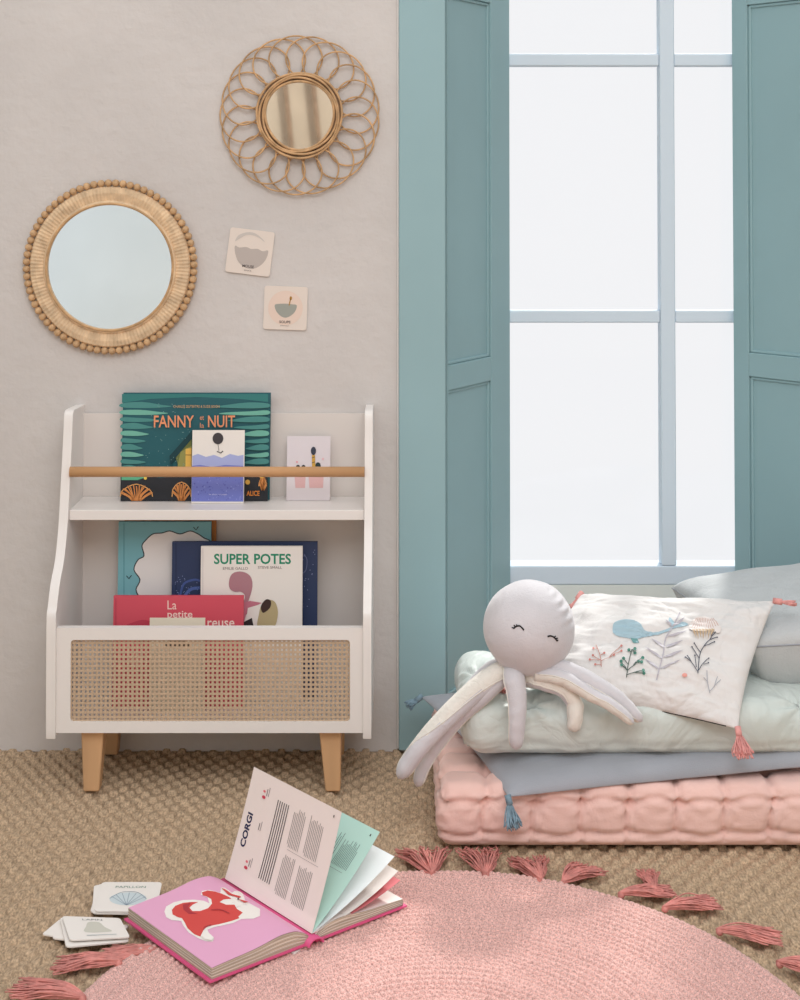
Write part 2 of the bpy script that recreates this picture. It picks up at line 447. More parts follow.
V = np.stack([Rw * np.cos(T_), Rw * np.sin(T_), Zr], -1)
rug_o = thing('round_rug', 'round coral pink braided rug with tassels on the seagrass carpet', 'rug', RC)
o = np_mesh('braided_mat', V, nr, na, M_rug, wrap=True, parent=rug_o)
ORG[rug_o.name] = RC

def strands(mb, base, tip, spread, n, m, flat=True, r=.0011, wav=.006, up=None, lift=.004, hz=1):
    base = Vector(base); tip = Vector(tip); ax = tip - base; L = ax.length; t = ax.normalized()
    s = t.cross(up or Vector((0, 0, 1))).normalized(); u = s.cross(t)
    for k in range(n):
        a = random.uniform(-1, 1); b_ = random.uniform(-1, 1) if not flat else random.uniform(0, 1)
        ln = random.uniform(.78, 1.05); pts = []; w1 = random.uniform(-1, 1) * wav; w2 = random.uniform(0, 6)
        for q in range(7):
            f = q / 6
            sp = spread * (f ** .7) * a + w1 * math.sin(f * 7 + w2) * f
            hi = hz * (spread * .35 * (math.sin(PI * min(1, f * 1.1)) if flat else f ** .7) * b_) + (lift * hz * (.4 + b_) if flat else 0)
            pts.append(base + t * L * ln * f + s * sp + u * hi)
        tube(mb, catmull(pts, 2), r, m, 5)
def floor_tassel(b_, t_, w, n=85, hz=1):
    mb = MB(); B = FL(*b_, .008 if hz == 1 else .004); T_ = FL(*t_, .004)
    strands(mb, B, T_, w, n, M_rugt, r=.0011, wav=.010, hz=hz)
    d_ = (T_ - B).normalized()
    sphere(mb, B + d_ * .006 + Vector((0, 0, .001)), .0065, M_rugt, 8, 6)
    mb.build('tassel', parent=rug_o)
for b_, t_, w in [((432, 876), (422, 850), .052), ((486, 877), (478, 850), .040), ((541, 882), (526, 859), .036), ((562, 884), (592, 868), .034),
                  ((618, 896), (672, 893), .022), ((655, 893), (646, 872), .018), ((662, 910), (716, 904), .026), ((716, 932), (780, 940), .026), ((776, 964), (830, 976), .026),
                  ((166, 950), (104, 955), .022), ((122, 964), (56, 966), .024), ((86, 1000), (14, 990), .028)]:
    floor_tassel(b_, t_, w, hz=.35 if b_[0] == 166 else 1)

# ------------------------------------------------------------------ bookcase
dF = .27
x0o, x0i, x1i, x1o = P(47, 680, dF).x, P(56.5, 680, dF).x, P(363, 680, dF).x, P(371.5, 680, dF).x
bc = thing('bookcase', 'white bookcase with cane bin front, oak rail and splayed wooden legs against the wall', 'bookcase', ((x0o + x1o) / 2, -.14, 0))
zpb, zpt = P(200, 733, dF).z, P(200, 628, dF).z
prof = [(0, zpb - .004), (-.262, zpb - .006), (-.272, zpb - .002), (-.278, zpb + .008), (-.280, P(50, 628, .28).z), (-.268, P(50, 607, .27).z), (-.245, P(55, 585, .25).z), (-.205, P(57, 560, .2).z),
        (-.180, P(60, 535, .18).z), (-.165, P(60, 510, .16).z), (-.135, P(66, 445, .13).z), (-.125, P(67, 418, .12).z), (-.118, P(67, 412, .12).z), (-.108, P(67, 410.5, .12).z), (0, P(67, 411, .1).z)]
body = [prof[0]] + [(p.x, p.y) for p in catmull([(a, b_, 0) for a, b_ in prof[1:-1]], 5)] + [prof[-1]]
for a, b_ in ((x0o, x0i), (x1i, x1o)):
    mb = MB(); prism(mb, body, a, b_, M_white, 'x'); mb.build('side_panel', parent=bc, bevel=.0088, seg=5)
zbk = P(200, 413.5, .012).z
mb = MB(); box(mb, x0i, x1i, -.012, -.002, zpb, zbk, M_whiteb); mb.build('back_panel', parent=bc)
zsh = .5 * (P(200, 500, .014).z + P(200, 506.5, .155).z); zsb = zsh - .022
mb = MB(); box(mb, x0i, x1i, -.155, -.012, zsb, zsh, M_white); mb.build('shelf', parent=bc, bevel=.0015)
mb = MB(); box(mb, x0i, x1i, -dF + .018, -.012, zpb, zpb + .014, M_whiteb); mb.build('bin_floor', parent=bc)
zbin = zpb + .014
ra = P(200, 467.5, .155).z; rb_ = P(200, 477, .155).z
mb = MB(); tube(mb, [(x0i, -.150, (ra + rb_) / 2), (x1i, -.150, (ra + rb_) / 2)], (ra - rb_) / 2 + .001, M_rail, 16); mb.build('rail', parent=bc)
# front panel with a rounded opening
def loop_rr(x0, x1, z0, z1, r, n=6):
    out = []
    for cx, cz, a0 in ((x1 - r, z1 - r, 0), (x0 + r, z1 - r, 90), (x0 + r, z0 + r, 180), (x1 - r, z0 + r, 270)):
        for k in range(n + 1):
            a = math.radians(a0 + 90 * k / n); out.append((cx + r * math.cos(a), cz + r * math.sin(a)))
    return out
ox0, ox1, oz0, oz1 = P(70.5, 680, dF).x, P(350, 680, dF).x, P(200, 721.5, dF).z, P(200, 640, dF).z
inn = loop_rr(ox0, ox1, oz0, oz1, .007); out = loop_rr(x0i, x1i, zpb, zpt, .0001)
n = len(inn); vs = []
for y in (-dF, -dF + .018): vs += [(a, y, b_) for a, b_ in out] + [(a, y, b_) for a, b_ in inn]
fs = []
for k in range(n):
    l = (k + 1) % n
    fs += [(k, l, n + l, n + k), (2 * n + k, 3 * n + k, 3 * n + l, 2 * n + l), (n + k, n + l, 3 * n + l, 3 * n + k), (k, 2 * n + k, 2 * n + l, l)]
mb = MB(); mb.add(vs, fs, M_white); fp = mb.build('front_panel', parent=bc)
mb = MB(); ncx, ncz = 63, 18
yc = -dF + .006
for k in range(ncx + 1):
    x = ox0 - .002 + (ox1 - ox0 + .004) * k / ncx; w = .0025
    box(mb, x - w, x + w, yc - .0008, yc + .0002, oz0 - .003, oz1 + .003, M_cane)
for k in range(ncz + 1):
    z = oz0 - .002 + (oz1 - oz0 + .004) * k / ncz; w = .0023
    box(mb, ox0 - .003, ox1 + .003, yc - .0013, yc - .0003, z - w, z + w, M_cane)
# thin bead holding the cane in
rim = loop_rr(ox0 + .001, ox1 - .001, oz0 + .001, oz1 - .001, .007)
tube(mb, [(a, yc - .002, b_) for a, b_ in rim], .0016, M_cane, 6, closed=True)
mb.build('cane_panel', parent=bc)
def leg(xt0, xt1, xb0, xb1, yt0, yt1, yb0, yb1):
    mb = MB(); zt = zpb
    vs = [(xb0, yb0, .0), (xb1, yb0, .0), (xb1, yb1, .0), (xb0, yb1, .0), (xt0, yt0, zt), (xt1, yt0, zt), (xt1, yt1, zt), (xt0, yt1, zt)]
    mb.add(vs, [(3, 2, 1, 0), (4, 5, 6, 7), (0, 1, 5, 4), (1, 2, 6, 5), (2, 3, 7, 6), (3, 0, 4, 7)], M_oak); mb.build('leg', parent=bc, bevel=.004, seg=3)
q = [P(a, b_, .25).x for a, b_ in ((81, 735), (104, 735), (83.5, 790), (99.5, 790))]
leg(*q, -.252, -.205, -.255, -.225)
q2 = [P(a, b_, .25).x for a, b_ in ((319, 735), (341.5, 735), (325.5, 790), (340.5, 790))]
leg(*q2, -.252, -.205, -.255, -.225)
leg(*q, -.060, -.015, -.050, -.018); leg(*q2, -.060, -.015, -.050, -.018)

# ------------------------------------------------------------------ books standing in the bookcase
GB = 'picture books in the bookcase'
def card_solid(name, label, cat, px, zbase, d, h_px, th, cover, artf, parent_group=None, tilt=7, roll=0, pages=True, ext=None):
    """px=(x0,x1) photo columns; d = distance of the base from the wall; h_px = top row"""
    xa, xb = P(px[0], h_px[0], d).x, P(px[1], h_px[0], d).x
    a = math.radians(tilt)
    # height from the top row
    h = .1
    for _ in range(20):
        top = Vector((xa, -d + h * math.sin(a), zbase + h * math.cos(a))); e = proj(top)[1] - h_px[0]; h += e / 460
    org = Vector((xa, -d, zbase + th * math.sin(a) + .0006)); w = xb - xa
    Mx = Matrix.Translation(org) @ Matrix.Rotation(math.radians(roll), 4, 'Y') @ Matrix.Rotation(PI / 2 - a, 4, 'X')
    T = thing(name, label, cat, org + Vector((w / 2, 0, 0)), parent_group) if pages else None
    mb = MB()
    if pages:
        cv = .0022
        box(mb, 0, w, 0, h, -cv, 0, cover, Mx); box(mb, 0, w, 0, h, -th, -th + cv, cover, Mx); box(mb, 0, .003, 0, h, -th + cv, -cv, cover, Mx)
        m2 = MB(); box(m2, .003, w - .004, .003, h - .004, -th + cv, -cv, M_pages, Mx); m2.build('page_block', parent=T)
    else: box(mb, 0, w, 0, h, -th, 0, cover, Mx)
    surf = lambda u, v, off: Mx @ Vector((u * w, v * h, off))
    q = [proj(surf(u, v, 0)) for u, v in ((0, 1), (1, 1), (1, 0), (0, 0))]
    A = Art(mb, surf, q, asp=h / w); artf(A)
    if pages: return mb.build('cover', parent=T), T
    o = mb.build(name, origin=org + Vector((w / 2, 0, 0))); tag(o, label, cat, parent_group); return o

def art_fanny(A):
    mid = (74, 138, 134); lt = (112, 178, 160)
    A.poly([(122, 394), (268, 394), (268, 402), (240, 399), (195, 397), (150, 399), (122, 403)], (52, 122, 120))
    for side in (0, 1):
        for k in range(11):
            y = 403.5 + k * 7.0; ln = [50, 46, 38, 32, 27, 24, 21, 22, 24, 22, 18][k]
            if side == 0: pts = [(122, y), (122 + ln * .4, y - 1.5 + (k % 3)), (122 + ln * .8, y + 1.5), (122 + ln, y + 3), (122 + ln * .6, y + 4.6), (122, y + 4)]
            else: pts = [(268, y), (268 - ln * .4, y - 1 + (k % 2) * 2), (268 - ln * .9, y + 2), (268 - ln * 1.05, y + 3.6), (268 - ln * .5, y + 5), (268, y + 4.2)]
            A.poly([(min(268, max(122, a)), b_) for a, b_ in pts], lt if k % 3 == 1 else mid, 3)
    A.poly([(121, 476), (140, 473), (160, 478), (190, 474), (230, 476), (268, 474), (268, 501), (121, 501)], (44, 46, 52))
    A.poly([(122, 475), (128, 471), (136, 474), (144, 470), (150, 476), (138, 480), (122, 480)], (96, 178, 140))
    A.poly([(176, 458), (192, 438), (192, 470), (180, 470)], (108, 116, 62)); A.poly([(178, 466), (181, 452), (192, 446), (192, 472), (180, 472)], (150, 148, 84))
    A.poly([(170, 456), (193, 430), (193, 438), (176, 458), (171, 466)], (22, 62, 68))
    A.poly([(186, 449), (192, 448), (192, 468), (186, 468)], (238, 190, 92)); A.line([(186, 455), (192, 455)], .8, (150, 110, 60))
    random.seed(3)
    for _ in range(50):
        x, y = random.uniform(146, 190), random.uniform(402, 466)
        A.circ((x, y), .35, (140, 180, 176), n=5); A.lv -= 1
    A.lv += 1
    def coral(cx, w, base, top):
        for k in range(15):
            a = -1.25 + 2.5 * k / 14; ln = (base - top) * (1 - .12 * (k % 2))
            ex, ey = cx + math.sin(a) * w, base - math.cos(a * .85) * ln
            A.line([(cx + .25 * (ex - cx), base), ((cx + ex) / 2 + math.sin(k) * 1, (base + ey) / 2), (ex, ey)], 1.1, (222, 146, 84), 3)
        A.line([(cx - w * .95, base - 4), (cx - w * .8, top + 6), (cx, top), (cx + w * .8, top + 6), (cx + w * .95, base - 4)], .9, (236, 176, 110), 4)
    coral(137, 17, 500.5, 484); coral(182, 10, 500.5, 482); coral(263, 4, 490, 476)
    A.circ((248, 482), 2.4, (222, 170, 80)); A.circ((262, 476), 2.4, (222, 170, 80)); A.circ((146, 478), 1.6, (236, 200, 90)); A.lv += 1
    A.text('CHARLES DUTERTRE & SUZIE BOON', (197, 406.5), 2.6, 46, (206, 160, 110))
    A.text('FANNY', (174.5, 421.5), 12, 40, (232, 150, 108), bold=.012)
    A.text('et', (202.5, 418), 4, 4, (232, 150, 108)); A.text('la', (202.5, 425.5), 5, 4, (232, 150, 108))
    A.text('NUIT', (222, 421.5), 12, 27, (232, 150, 108), bold=.012)
    A.text('ALICE', (253.5, 493), 5, 13, (236, 142, 60), bold=.02)
card_solid('picture_book', 'large teal night forest picture book with orange title, leaning on the upper shelf', 'book', (121, 269.5), zsh, .060, (393.5,), .012, mat('cover_teal', (36, 92, 100), .45), art_fanny, GB, 7)
def art_balloon(A):
    A.poly([(192.5, 456), (198, 454), (206, 457), (214, 455), (222, 458), (230, 454), (238, 456), (243.5, 455), (243.5, 501.5), (191.5, 501.5)], (172, 180, 224))
    A.poly([(192, 466), (200, 465), (212, 467), (226, 465), (243.3, 466), (243.3, 501.5), (191.5, 501.5)], (118, 128, 204))
    random.seed(5)
    for _ in range(120):
        x, y = random.uniform(193, 242), random.uniform(468, 500); A.circ((x, y), random.uniform(.4, .9), random.choice([(92, 100, 184), (146, 156, 220), (104, 116, 196)]), n=5); A.lv -= 1
    A.lv += 1
    A.circ((218, 438.5), 5.4, (66, 62, 66), 5.8); A.line([(218, 444), (219, 451)], .5, (80, 70, 70)); A.line([(217, 451.5), (221, 453), (223, 451)], .9, (60, 55, 60))
    A.text('le petit voyage', (218, 494.5), 1.8, 18, (206, 210, 236))
card_solid('greeting_card', 'small card with dark balloon over violet sea, in front of the teal book', 'card', (191.5, 244), zsh, .092, (430.5,), .002, M_paper, art_balloon, None, 6, pages=False)
def art_cactus(A):
    for x0, x1, y0 in ((294, 306, 477), (308, 324, 476)): A.poly([(x0, y0 - 7), (x1, y0 - 7), (x1 - 1, 488), (x0 + 1.5, 488)], (220, 178, 178))
    A.circ((298, 467), 2, (44, 54, 58)); A.circ((303.5, 467), 2, (44, 54, 58)); A.circ((318, 466), 2.8, (40, 58, 60), 3.6)
    A.poly([(312, 455), (315, 455), (315.5, 470), (312, 470)], (206, 160, 70)); A.line([(312, 458), (315, 457)], .7, (80, 80, 60)); A.line([(312, 463), (315, 462)], .7, (80, 80, 60))
    A.circ((313.5, 451), 2.6, (54, 60, 76), 4.2); A.circ((297, 462), 1, (226, 160, 170)); A.circ((323, 459), 1.2, (230, 190, 196))
card_solid('greeting_card', 'pale lilac card with potted cacti leaning on the upper shelf at right', 'card', (286.5, 330), zsh, .060, (436.5,), .0018, mat('card_lilac', (222, 214, 218), .6), art_cactus, None, 9, pages=False)
# bin
card_solid('picture_book', 'orange brown book showing only its edge behind the sky blue cloud book', 'book', (123, 215), zbin, .045, (520,), .010, mat('cover_orange', (196, 128, 70), .5), lambda A: None, GB, 3)
def art_cloud(A):
    cl = [(190, 531), (198, 534), (204, 538), (210, 541), (214, 548), (214, 596), (150, 596), (141, 598), (136, 590), (140, 580), (134, 570), (138, 560), (144, 556), (142, 546), (146, 540), (153, 534), (162, 533), (170, 531), (180, 534)]
    A.poly(cl, (236, 232, 230), 4); A.line(cl, 1.1, (50, 60, 66), 4, True)
    A.line([(124, 523), (124, 598)], .7, (84, 148, 160)); A.lv += 1
    for x, y in ((196, 528), (129, 577)): A.line([(x - 2.5, y - 1), (x, y + 2), (x + 2.5, y - 1.5)], .9, (30, 40, 50))
card_solid('picture_book', 'sky blue book with a fluffy white cloud on its cover, left in the bin', 'book', (117, 210), zbin, .066, (522.5,), .012, mat('cover_sky', (124, 182, 192), .5), art_cloud, GB, 3)
def art_navy(A):
    A.line([(180, 596), (184, 584), (194, 580), (200, 581)], 2.2, (70, 90, 150), 4); A.line([(182, 600), (190, 590), (200, 588)], 3, (84, 106, 168), 4)
    random.seed(8)
    for _ in range(40):
        A.circ((random.uniform(175, 200), random.uniform(576, 600)), .45, (136, 150, 200), n=5); A.lv -= 1
    for _ in range(16):
        A.circ((random.uniform(303, 315), random.uniform(550, 620)), .5, (140, 150, 190), n=5); A.lv -= 1
    A.line([(304, 554), (307, 560), (306, 570), (302, 574)], .6, (110, 120, 160), 4)
    A.line([(176, 543), (176, 600)], .6, (24, 34, 66))
card_solid('picture_book', 'dark navy starry book standing behind the white book', 'book', (171, 317), zbin, .096, (542.5,), .012, mat('cover_navy', (48, 62, 96), .45), art_navy, GB, 3)
def art_super(A):
    A.text('SUPER POTES', (252.5, 559), 10.5, 77, (24, 138, 104), bold=.022)
    A.text('EMILIE GALLO', (235.5, 568.5), 2.6, 25, (120, 110, 110)); A.text('STEVE SMALL', (270, 567.5), 2.6, 24, (120, 110, 110))
    mv = (176, 128, 138)
    A.poly([(229, 582), (232, 574), (240, 571.5), (248, 574), (252, 580), (252, 590), (247, 606), (242, 626), (240, 626), (243, 605), (245, 596), (241, 592), (235, 592), (230, 589)], mv, 3)
    A.poly([(243, 603), (250, 601), (262, 603), (256, 606), (246, 615), (243, 628), (240, 628)], (196, 120, 138))
    A.poly([(248, 608), (262, 604), (258, 620), (252, 628), (245, 628)], (238, 232, 226)); A.poly([(244, 622), (252, 618), (254, 628), (241, 628)], (52, 44, 46))
    A.poly([(262, 604), (268, 600), (275, 602), (278, 612), (276, 624), (272, 628), (258, 628), (259, 614)], (186, 170, 130), 3)
    A.poly([(261, 606), (266, 599.5), (271, 601), (270, 608), (263, 613)], (66, 48, 44), 3)
    A.line([(203, 548), (203, 628)], .5, (206, 200, 198))
card_solid('picture_book', 'white book titled in green capitals with a mauve character, in front of the navy book', 'book', (200, 302), zbin, .122, (547,), .010, M_paper, art_super, GB, 3)
def art_petite(A):
    A.text('La', (172, 605), 9, 9, (244, 214, 204)); A.text('petite', (180, 615.5), 9, 25, (246, 220, 210), bold=.01); A.text('reuse', (221, 624), 7, 27, (246, 220, 210), bold=.01)
    A.poly([(124, 628), (134, 622), (146, 620), (160, 626), (168, 640), (130, 640)], (188, 64, 84), 3)
    A.circ((136, 660), 7, (232, 150, 140)); A.line([(116, 598), (116, 690)], .6, (178, 62, 82))
card_solid('picture_book', 'coral pink book with white script lettering, lowest and frontmost in the bin', 'book', (112.5, 243), zbin, .158, (596.5,), .010, mat('cover_pink', (212, 84, 100), .5), art_petite, GB, 3)
card_solid('booklet', 'small cream booklet in front of the coral pink book, behind the cane', 'booklet', (149, 204.5), zbin, .192, (618.5,), .004, mat('cream_card', (232, 224, 204), .6), lambda A: (A.circ((178, 645), 13, (96, 84, 74), 2.6), A.circ((178, 641), 9, (130, 118, 104), 2)), None, 3, pages=False)

# ------------------------------------------------------------------ mirrors
def mirror_disc(mb, c, r, y, m, n=96, r0=0):
    vs = [(c.x, y, c.z)] + [(c.x + r * math.cos(2 * PI * k / n), y, c.z + r * math.sin(2 * PI * k / n)) for k in range(n)]
    mb.add(vs, [(0, k + 1, (k + 1) % n + 1) for k in range(n)], m)
k446 = 1 / (P(401, 267, .02).x - P(400, 267, .02).x)
c = P(109.5, 267, .02); sc = 1 / k446
T = thing('round_mirror', 'round mirror in a split rattan frame edged with wooden beads, left on the wall', 'mirror', (c.x, 0, c.z))
mb = MB(); mirror_disc(mb, c, 62 * sc, -.016, M_mirror); mb.build('mirror_glass', parent=T)
mb = MB()                                  # ring of split rattan, each strip radial
n = 260; vs = []; fs = []
prof = [(61.5, .010), (62, .020), (64, .023), (66, .020), (66.6, .017), (74, .021), (79, .019), (80.5, .014), (80.5, .002), (61.5, .002)]
for k in range(n):
    a = 2 * PI * k / n
    for q, (rr, yy) in enumerate(prof):
        g = .0012 * (k % 2) if 4 <= q <= 7 else 0
        vs.append((c.x + rr * sc * math.cos(a), -(yy - g), c.z + rr * sc * math.sin(a)))
L = len(prof)
for k in range(n):
    for q in range(L): fs.append((k * L + q, k * L + (q + 1) % L, ((k + 1) % n) * L + (q + 1) % L, ((k + 1) % n) * L + q))
mb.add(vs, fs, M_rattan_pale)
mb.build('rattan_frame', parent=T)
mb = MB(); tube(mb, [(c.x + 63.3 * sc * math.cos(a), -.022, c.z + 63.3 * sc * math.sin(a)) for a in [2 * PI * k / 96 for k in range(96)]], .0028, M_rattan, 8, closed=True)
mb.build('inner_rim', parent=T)
NB = 72
mb = MB(); sphere(mb, (0, 0, 0), .0086, M_bead, 10, 8)
ORG['tmp'] = Vector()
bead = None
for k in range(NB):
    a = 2 * PI * (k + .3) / NB
    if bead is None:
        me_o = mb.build('bead'); bead = me_o; o = bead
    else: o = bead.copy(); C.objects.link(o)
    o.parent = T; o.location = (84 * sc * math.cos(a), -.012, 84 * sc * math.sin(a)); o.rotation_euler = (random.random() * 3, random.random() * 3, 0)

c = P(299.5, 115, .02); 
T = thing('round_mirror', 'small round mirror in an openwork rattan frame of looping petals, upper wall', 'mirror', (c.x, 0, c.z))
mb = MB(); mirror_disc(mb, c, 34 * sc, -.020, M_mirror, 64); mb.build('mirror_glass', parent=T)
for k, (rr, yy, tr_) in enumerate(((34.5, .022, .0030), (37.2, .024, .0026), (39.8, .025, .0026), (42.6, .022, .0030))):
    mb = MB(); tube(mb, [(c.x + (rr + .7 * math.sin(a * 3 + k * 2)) * sc * math.cos(a), -yy - .002 * math.sin(a * 5 + k), c.z + (rr + .7 * math.sin(a * 3 + k * 2)) * sc * math.sin(a)) for a in [2 * PI * q / 90 for q in range(90)]], tr_, M_rattan, 8, closed=True)
    mb.build('rattan_hoop', parent=T)
mb = MB(); prism(mb, [(c.x + 42 * sc * math.cos(2 * PI * q / 48), c.z + 42 * sc * math.sin(2 * PI * q / 48)) for q in range(48)], -.004, -.016, M_beam, 'y'); mb.build('backing', parent=T)
NP = 21
for k in range(NP):
    a0 = 2 * PI * (k + .5) / NP; mb = MB(); pts = []
    for q in range(37):
        t = math.radians(-136 + 272 * q / 36)
        rr = 57.5 + 22.5 * math.cos(t); tt = 29 * math.sin(t) * (.93 + .07 * math.cos(t))
        ang = a0 + tt / (rr * .55 + 26)
        pts.append((c.x + rr * sc * math.cos(ang), -.012 - .004 * math.sin(t), c.z + rr * sc * math.sin(ang)))
    tube(mb, pts, .0021, M_rattan, 6); mb.build('rattan_petal', parent=T)

# ------------------------------------------------------------------ square cards on the wall
def wall_card(cx, cy, size, rot, label, artf):
    c = P(cx, cy, .004); s = size * sc; o_ = loop_rr(-s / 2, s / 2, -s / 2, s / 2, .006)
    Mx = Matrix.Translation(Vector((c.x, -.0045, c.z))) @ Matrix.Rotation(math.radians(rot), 4, 'Y')
    n = len(o_); vs = [Mx @ Vector((a, y, b_)) for y in (0, .003) for a, b_ in o_]
    mb = MB(); mb.add(vs, [tuple(range(n))[::-1], tuple(range(n, 2 * n))] + [(i, (i + 1) % n, n + (i + 1) % n, n + i) for i in range(n)], mat('card_stock', (228, 216, 206), .6))
    surf = lambda u, v, off: Mx @ Vector(((u - .5) * s, -off, (v - .5) * s))
    A = Art(mb, surf, None); artf(A)
    tag(mb.build('picture_card', origin=(c.x, -.003, c.z)), label, 'card')
def art_w1(A):
    g = (188, 178, 172)
    A.poly([(.15, .60), (.25, .57), (.4, .60), (.52, .57), (.66, .59), (.78, .55), (.9, .58), (.88, .4), (.78, .24), (.62, .14), (.45, .14), (.28, .24), (.18, .42)], g, 3)
    A.poly([(.14, .70), (.2, .84), (.38, .93), (.56, .93), (.72, .84), (.8, .76), (.66, .84), (.5, .88), (.36, .86), (.22, .76)], (204, 196, 190), 3)
    A.text('MOUSE', (.5, .18), .06, .26, (90, 84, 84), down=False, bold=.01); A.text('souris', (.5, .09), .035, .16, (130, 120, 120), down=False)
wall_card(250, 252, 45, 7, 'pale square card with a large grey bowl shape, tilted on the wall', art_w1)
def art_w2(A):
    A.circ((.5, .5), .40, (230, 208, 194), n=36)
    A.poly([(.25, .56), (.35, .59), (.5, .6), (.65, .59), (.76, .57), (.72, .42), (.6, .31), (.5, .28), (.4, .31), (.29, .42)], (160, 162, 154), 3)
    A.line([(.58, .56), (.61, .72)], .022, (176, 132, 60)); A.circ((.615, .73), .028, (176, 132, 60), .045)
    A.text('SOUPE', (.5, .18), .06, .26, (90, 84, 84), down=False, bold=.01); A.text('poireaux', (.5, .09), .03, .2, (140, 130, 130), down=False)
wall_card(285.5, 308, 43.5, 2, 'pale square card with a small grey soup bowl and spoon, on the wall', art_w2)

# ------------------------------------------------------------------ open book on the floor
hB = .036
A_, B_, C_, D_ = FL(124, 909, .030), FL(225, 878, .030), FL(312, 933, .030), FL(208, 965, .030)
sp = (C_ - B_); sp.z = 0; LS = sp.length; sp.normalize(); nl = Vector((-sp.y, sp.x, 0)); 
if nl.x > 0: nl = -nl
S0 = Vector((B_.x, B_.y, 0)); wl = .5 * ((A_ - B_).dot(nl) + (D_ - C_).dot(nl))
fb = .0148
ob = thing('open_book', 'open hardback book with pink pages and a red corgi, lying on carpet and rug', 'book', S0 + sp * LS / 2 + Vector((0, 0, fb)))
def bpt(a, r, h): return S0 + sp * (LS * a) + nl * r + Vector((0, 0, h + fb))
cw = wl + .004
def slab(mb, a0, a1, r0, r1, h0, h1, m, dr0=0, dh=0):
    vs = [bpt(a, r, h + (dh if abs(r) > .01 else 0)) for a in (a0, a1) for r in (r0, r1) for h in (h0, h1)]
    mb.add(vs, [(0, 1, 3, 2), (4, 6, 7, 5), (0, 4, 5, 1), (2, 3, 7, 6), (0, 2, 6, 4), (1, 5, 7, 3)], m)
mb = MB(); slab(mb, -.015, 1.015, .006, cw + .004, 0, .0028, M_pinkc); mb.build('cover_board', parent=ob)
mb = MB(); slab(mb, -.015, 1.015, -cw - .004, -.006, 0, .0028, M_pinkc); mb.build('cover_board', parent=ob)
mb = MB(); pts = []
for k in range(13):                         # rolled spine
    t = PI * k / 12; pts.append((.016 * math.cos(t), .014 * math.sin(t) * .8 + .0008))
nn = len(pts); vs = [bpt(a, r, h) for a in (-.03, 1.05) for r, h in pts] + [bpt(a, r * .8, h * .75) for a in (-.03, 1.05) for r, h in pts]
fs = []
for k in range(nn - 1): fs += [(k, k + 1, nn + k + 1, nn + k), (2 * nn + k, 3 * nn + k, 3 * nn + k + 1, 2 * nn + k + 1), (k, 2 * nn + k, 2 * nn + k + 1, k + 1), (nn + k, nn + k + 1, 3 * nn + k + 1, 3 * nn + k)]
mb.add(vs, fs, M_pinkc, True); mb.build('spine', parent=ob)
def page_h(r, T):                           # arched profile of a page stack of thickness T
    f = min(1, max(0, r) / wl); return .003 + T * (min(1, (f / .16)) ** .5 * .97 + .03) - .004 * f * f * f + .006 * math.exp(-((f - .3) / .2) ** 2) * (T > .012)
def block(sgn, T, topmat, name):
    mb = MB(); n = 28; rs = [wl * (k / n) for k in range(n + 1)]; L = 12
    gs = {}
    vs = []; 
    for k, r_ in enumerate(rs):
        for a in (0, 1): vs += [bpt(a, sgn * (r_ + .002), .003), bpt(a, sgn * (r_ + .002), page_h(r_, T))]
    fs = []
    for k in range(n):
        b0 = k * 4; b1 = b0 + 4
        fs += [(b0, b1, b1 + 1, b0 + 1), (b0 + 2, b0 + 3, b1 + 3, b1 + 2), (b0, b0 + 2, b1 + 2, b1)]
    fs += [(n * 4, n * 4 + 2, n * 4 + 3, n * 4 + 1)]
    mb.add(vs, fs, M_pages)
    # leaves showing as fine ledges on the page edges
    for q in range(7):
        f = (q + 1) / 8
        for a, da in ((0, -.0012), (1, .0012)):
            ln = [bpt(a + da, sgn * (r_ + .002), .003 + (page_h(r_, T) - .003) * f) for r_ in rs[1:]]
            tube(mb, ln, .00035, M_paper if q % 2 else M_edge, 4)
        ln = [bpt(a, sgn * (wl + .0024), .003 + (page_h(wl, T) - .003) * f) for a in (0, 1)]
        tube(mb, ln, .00035, M_paper if q % 2 else M_edge, 4)
    mb.build('page_block', parent=ob)
    mb = MB(); vs = []; fs = []
    for k, r_ in enumerate(rs): vs += [bpt(0, sgn * (r_ + .002), page_h(r_, T) + .0006), bpt(1, sgn * (r_ + .002), page_h(r_, T) + .0006)]
    for k in range(n): fs.append((2 * k, 2 * k + 1, 2 * k + 3, 2 * k + 2))
    mb.add(vs, fs, topmat, True)
    return mb
TL_ = .021
mb = block(1, TL_, M_pinkp, 'l')
surf = lambda u, v, off: bpt(1 - v, wl * u + .002, page_h(wl * u, TL_) + .0009 + off)   # u out from spine, v from near end to far end
quad = [proj(surf(0, 1, 0)), proj(surf(1, 1, 0)), proj(surf(1, 0, 0)), proj(surf(0, 0, 0))]
A = ArtC(mb, surf, quad, .06); A.step = .0003
OFF = lambda L: [(110 + x * .1875, 860 + y * .1875) for x, y in L]
wh = (244, 238, 232); rd = (214, 78, 74); dk = (176, 56, 66)
A.poly(OFF([(330, 322), (300, 306), (290, 276), (300, 248), (340, 226), (390, 214), (450, 212), (500, 218), (530, 232), (520, 200), (484, 186), (490, 166), (530, 160), (588, 176), (592, 148), (612, 148), (650, 176), (716, 200), (720, 216), (744, 232), (800, 262), (800, 300), (764, 314), (700, 316), (660, 336), (560, 358), (520, 372), (530, 396), (556, 420), (548, 436), (510, 434), (470, 418), (420, 388), (390, 350), (380, 326)]), wh)
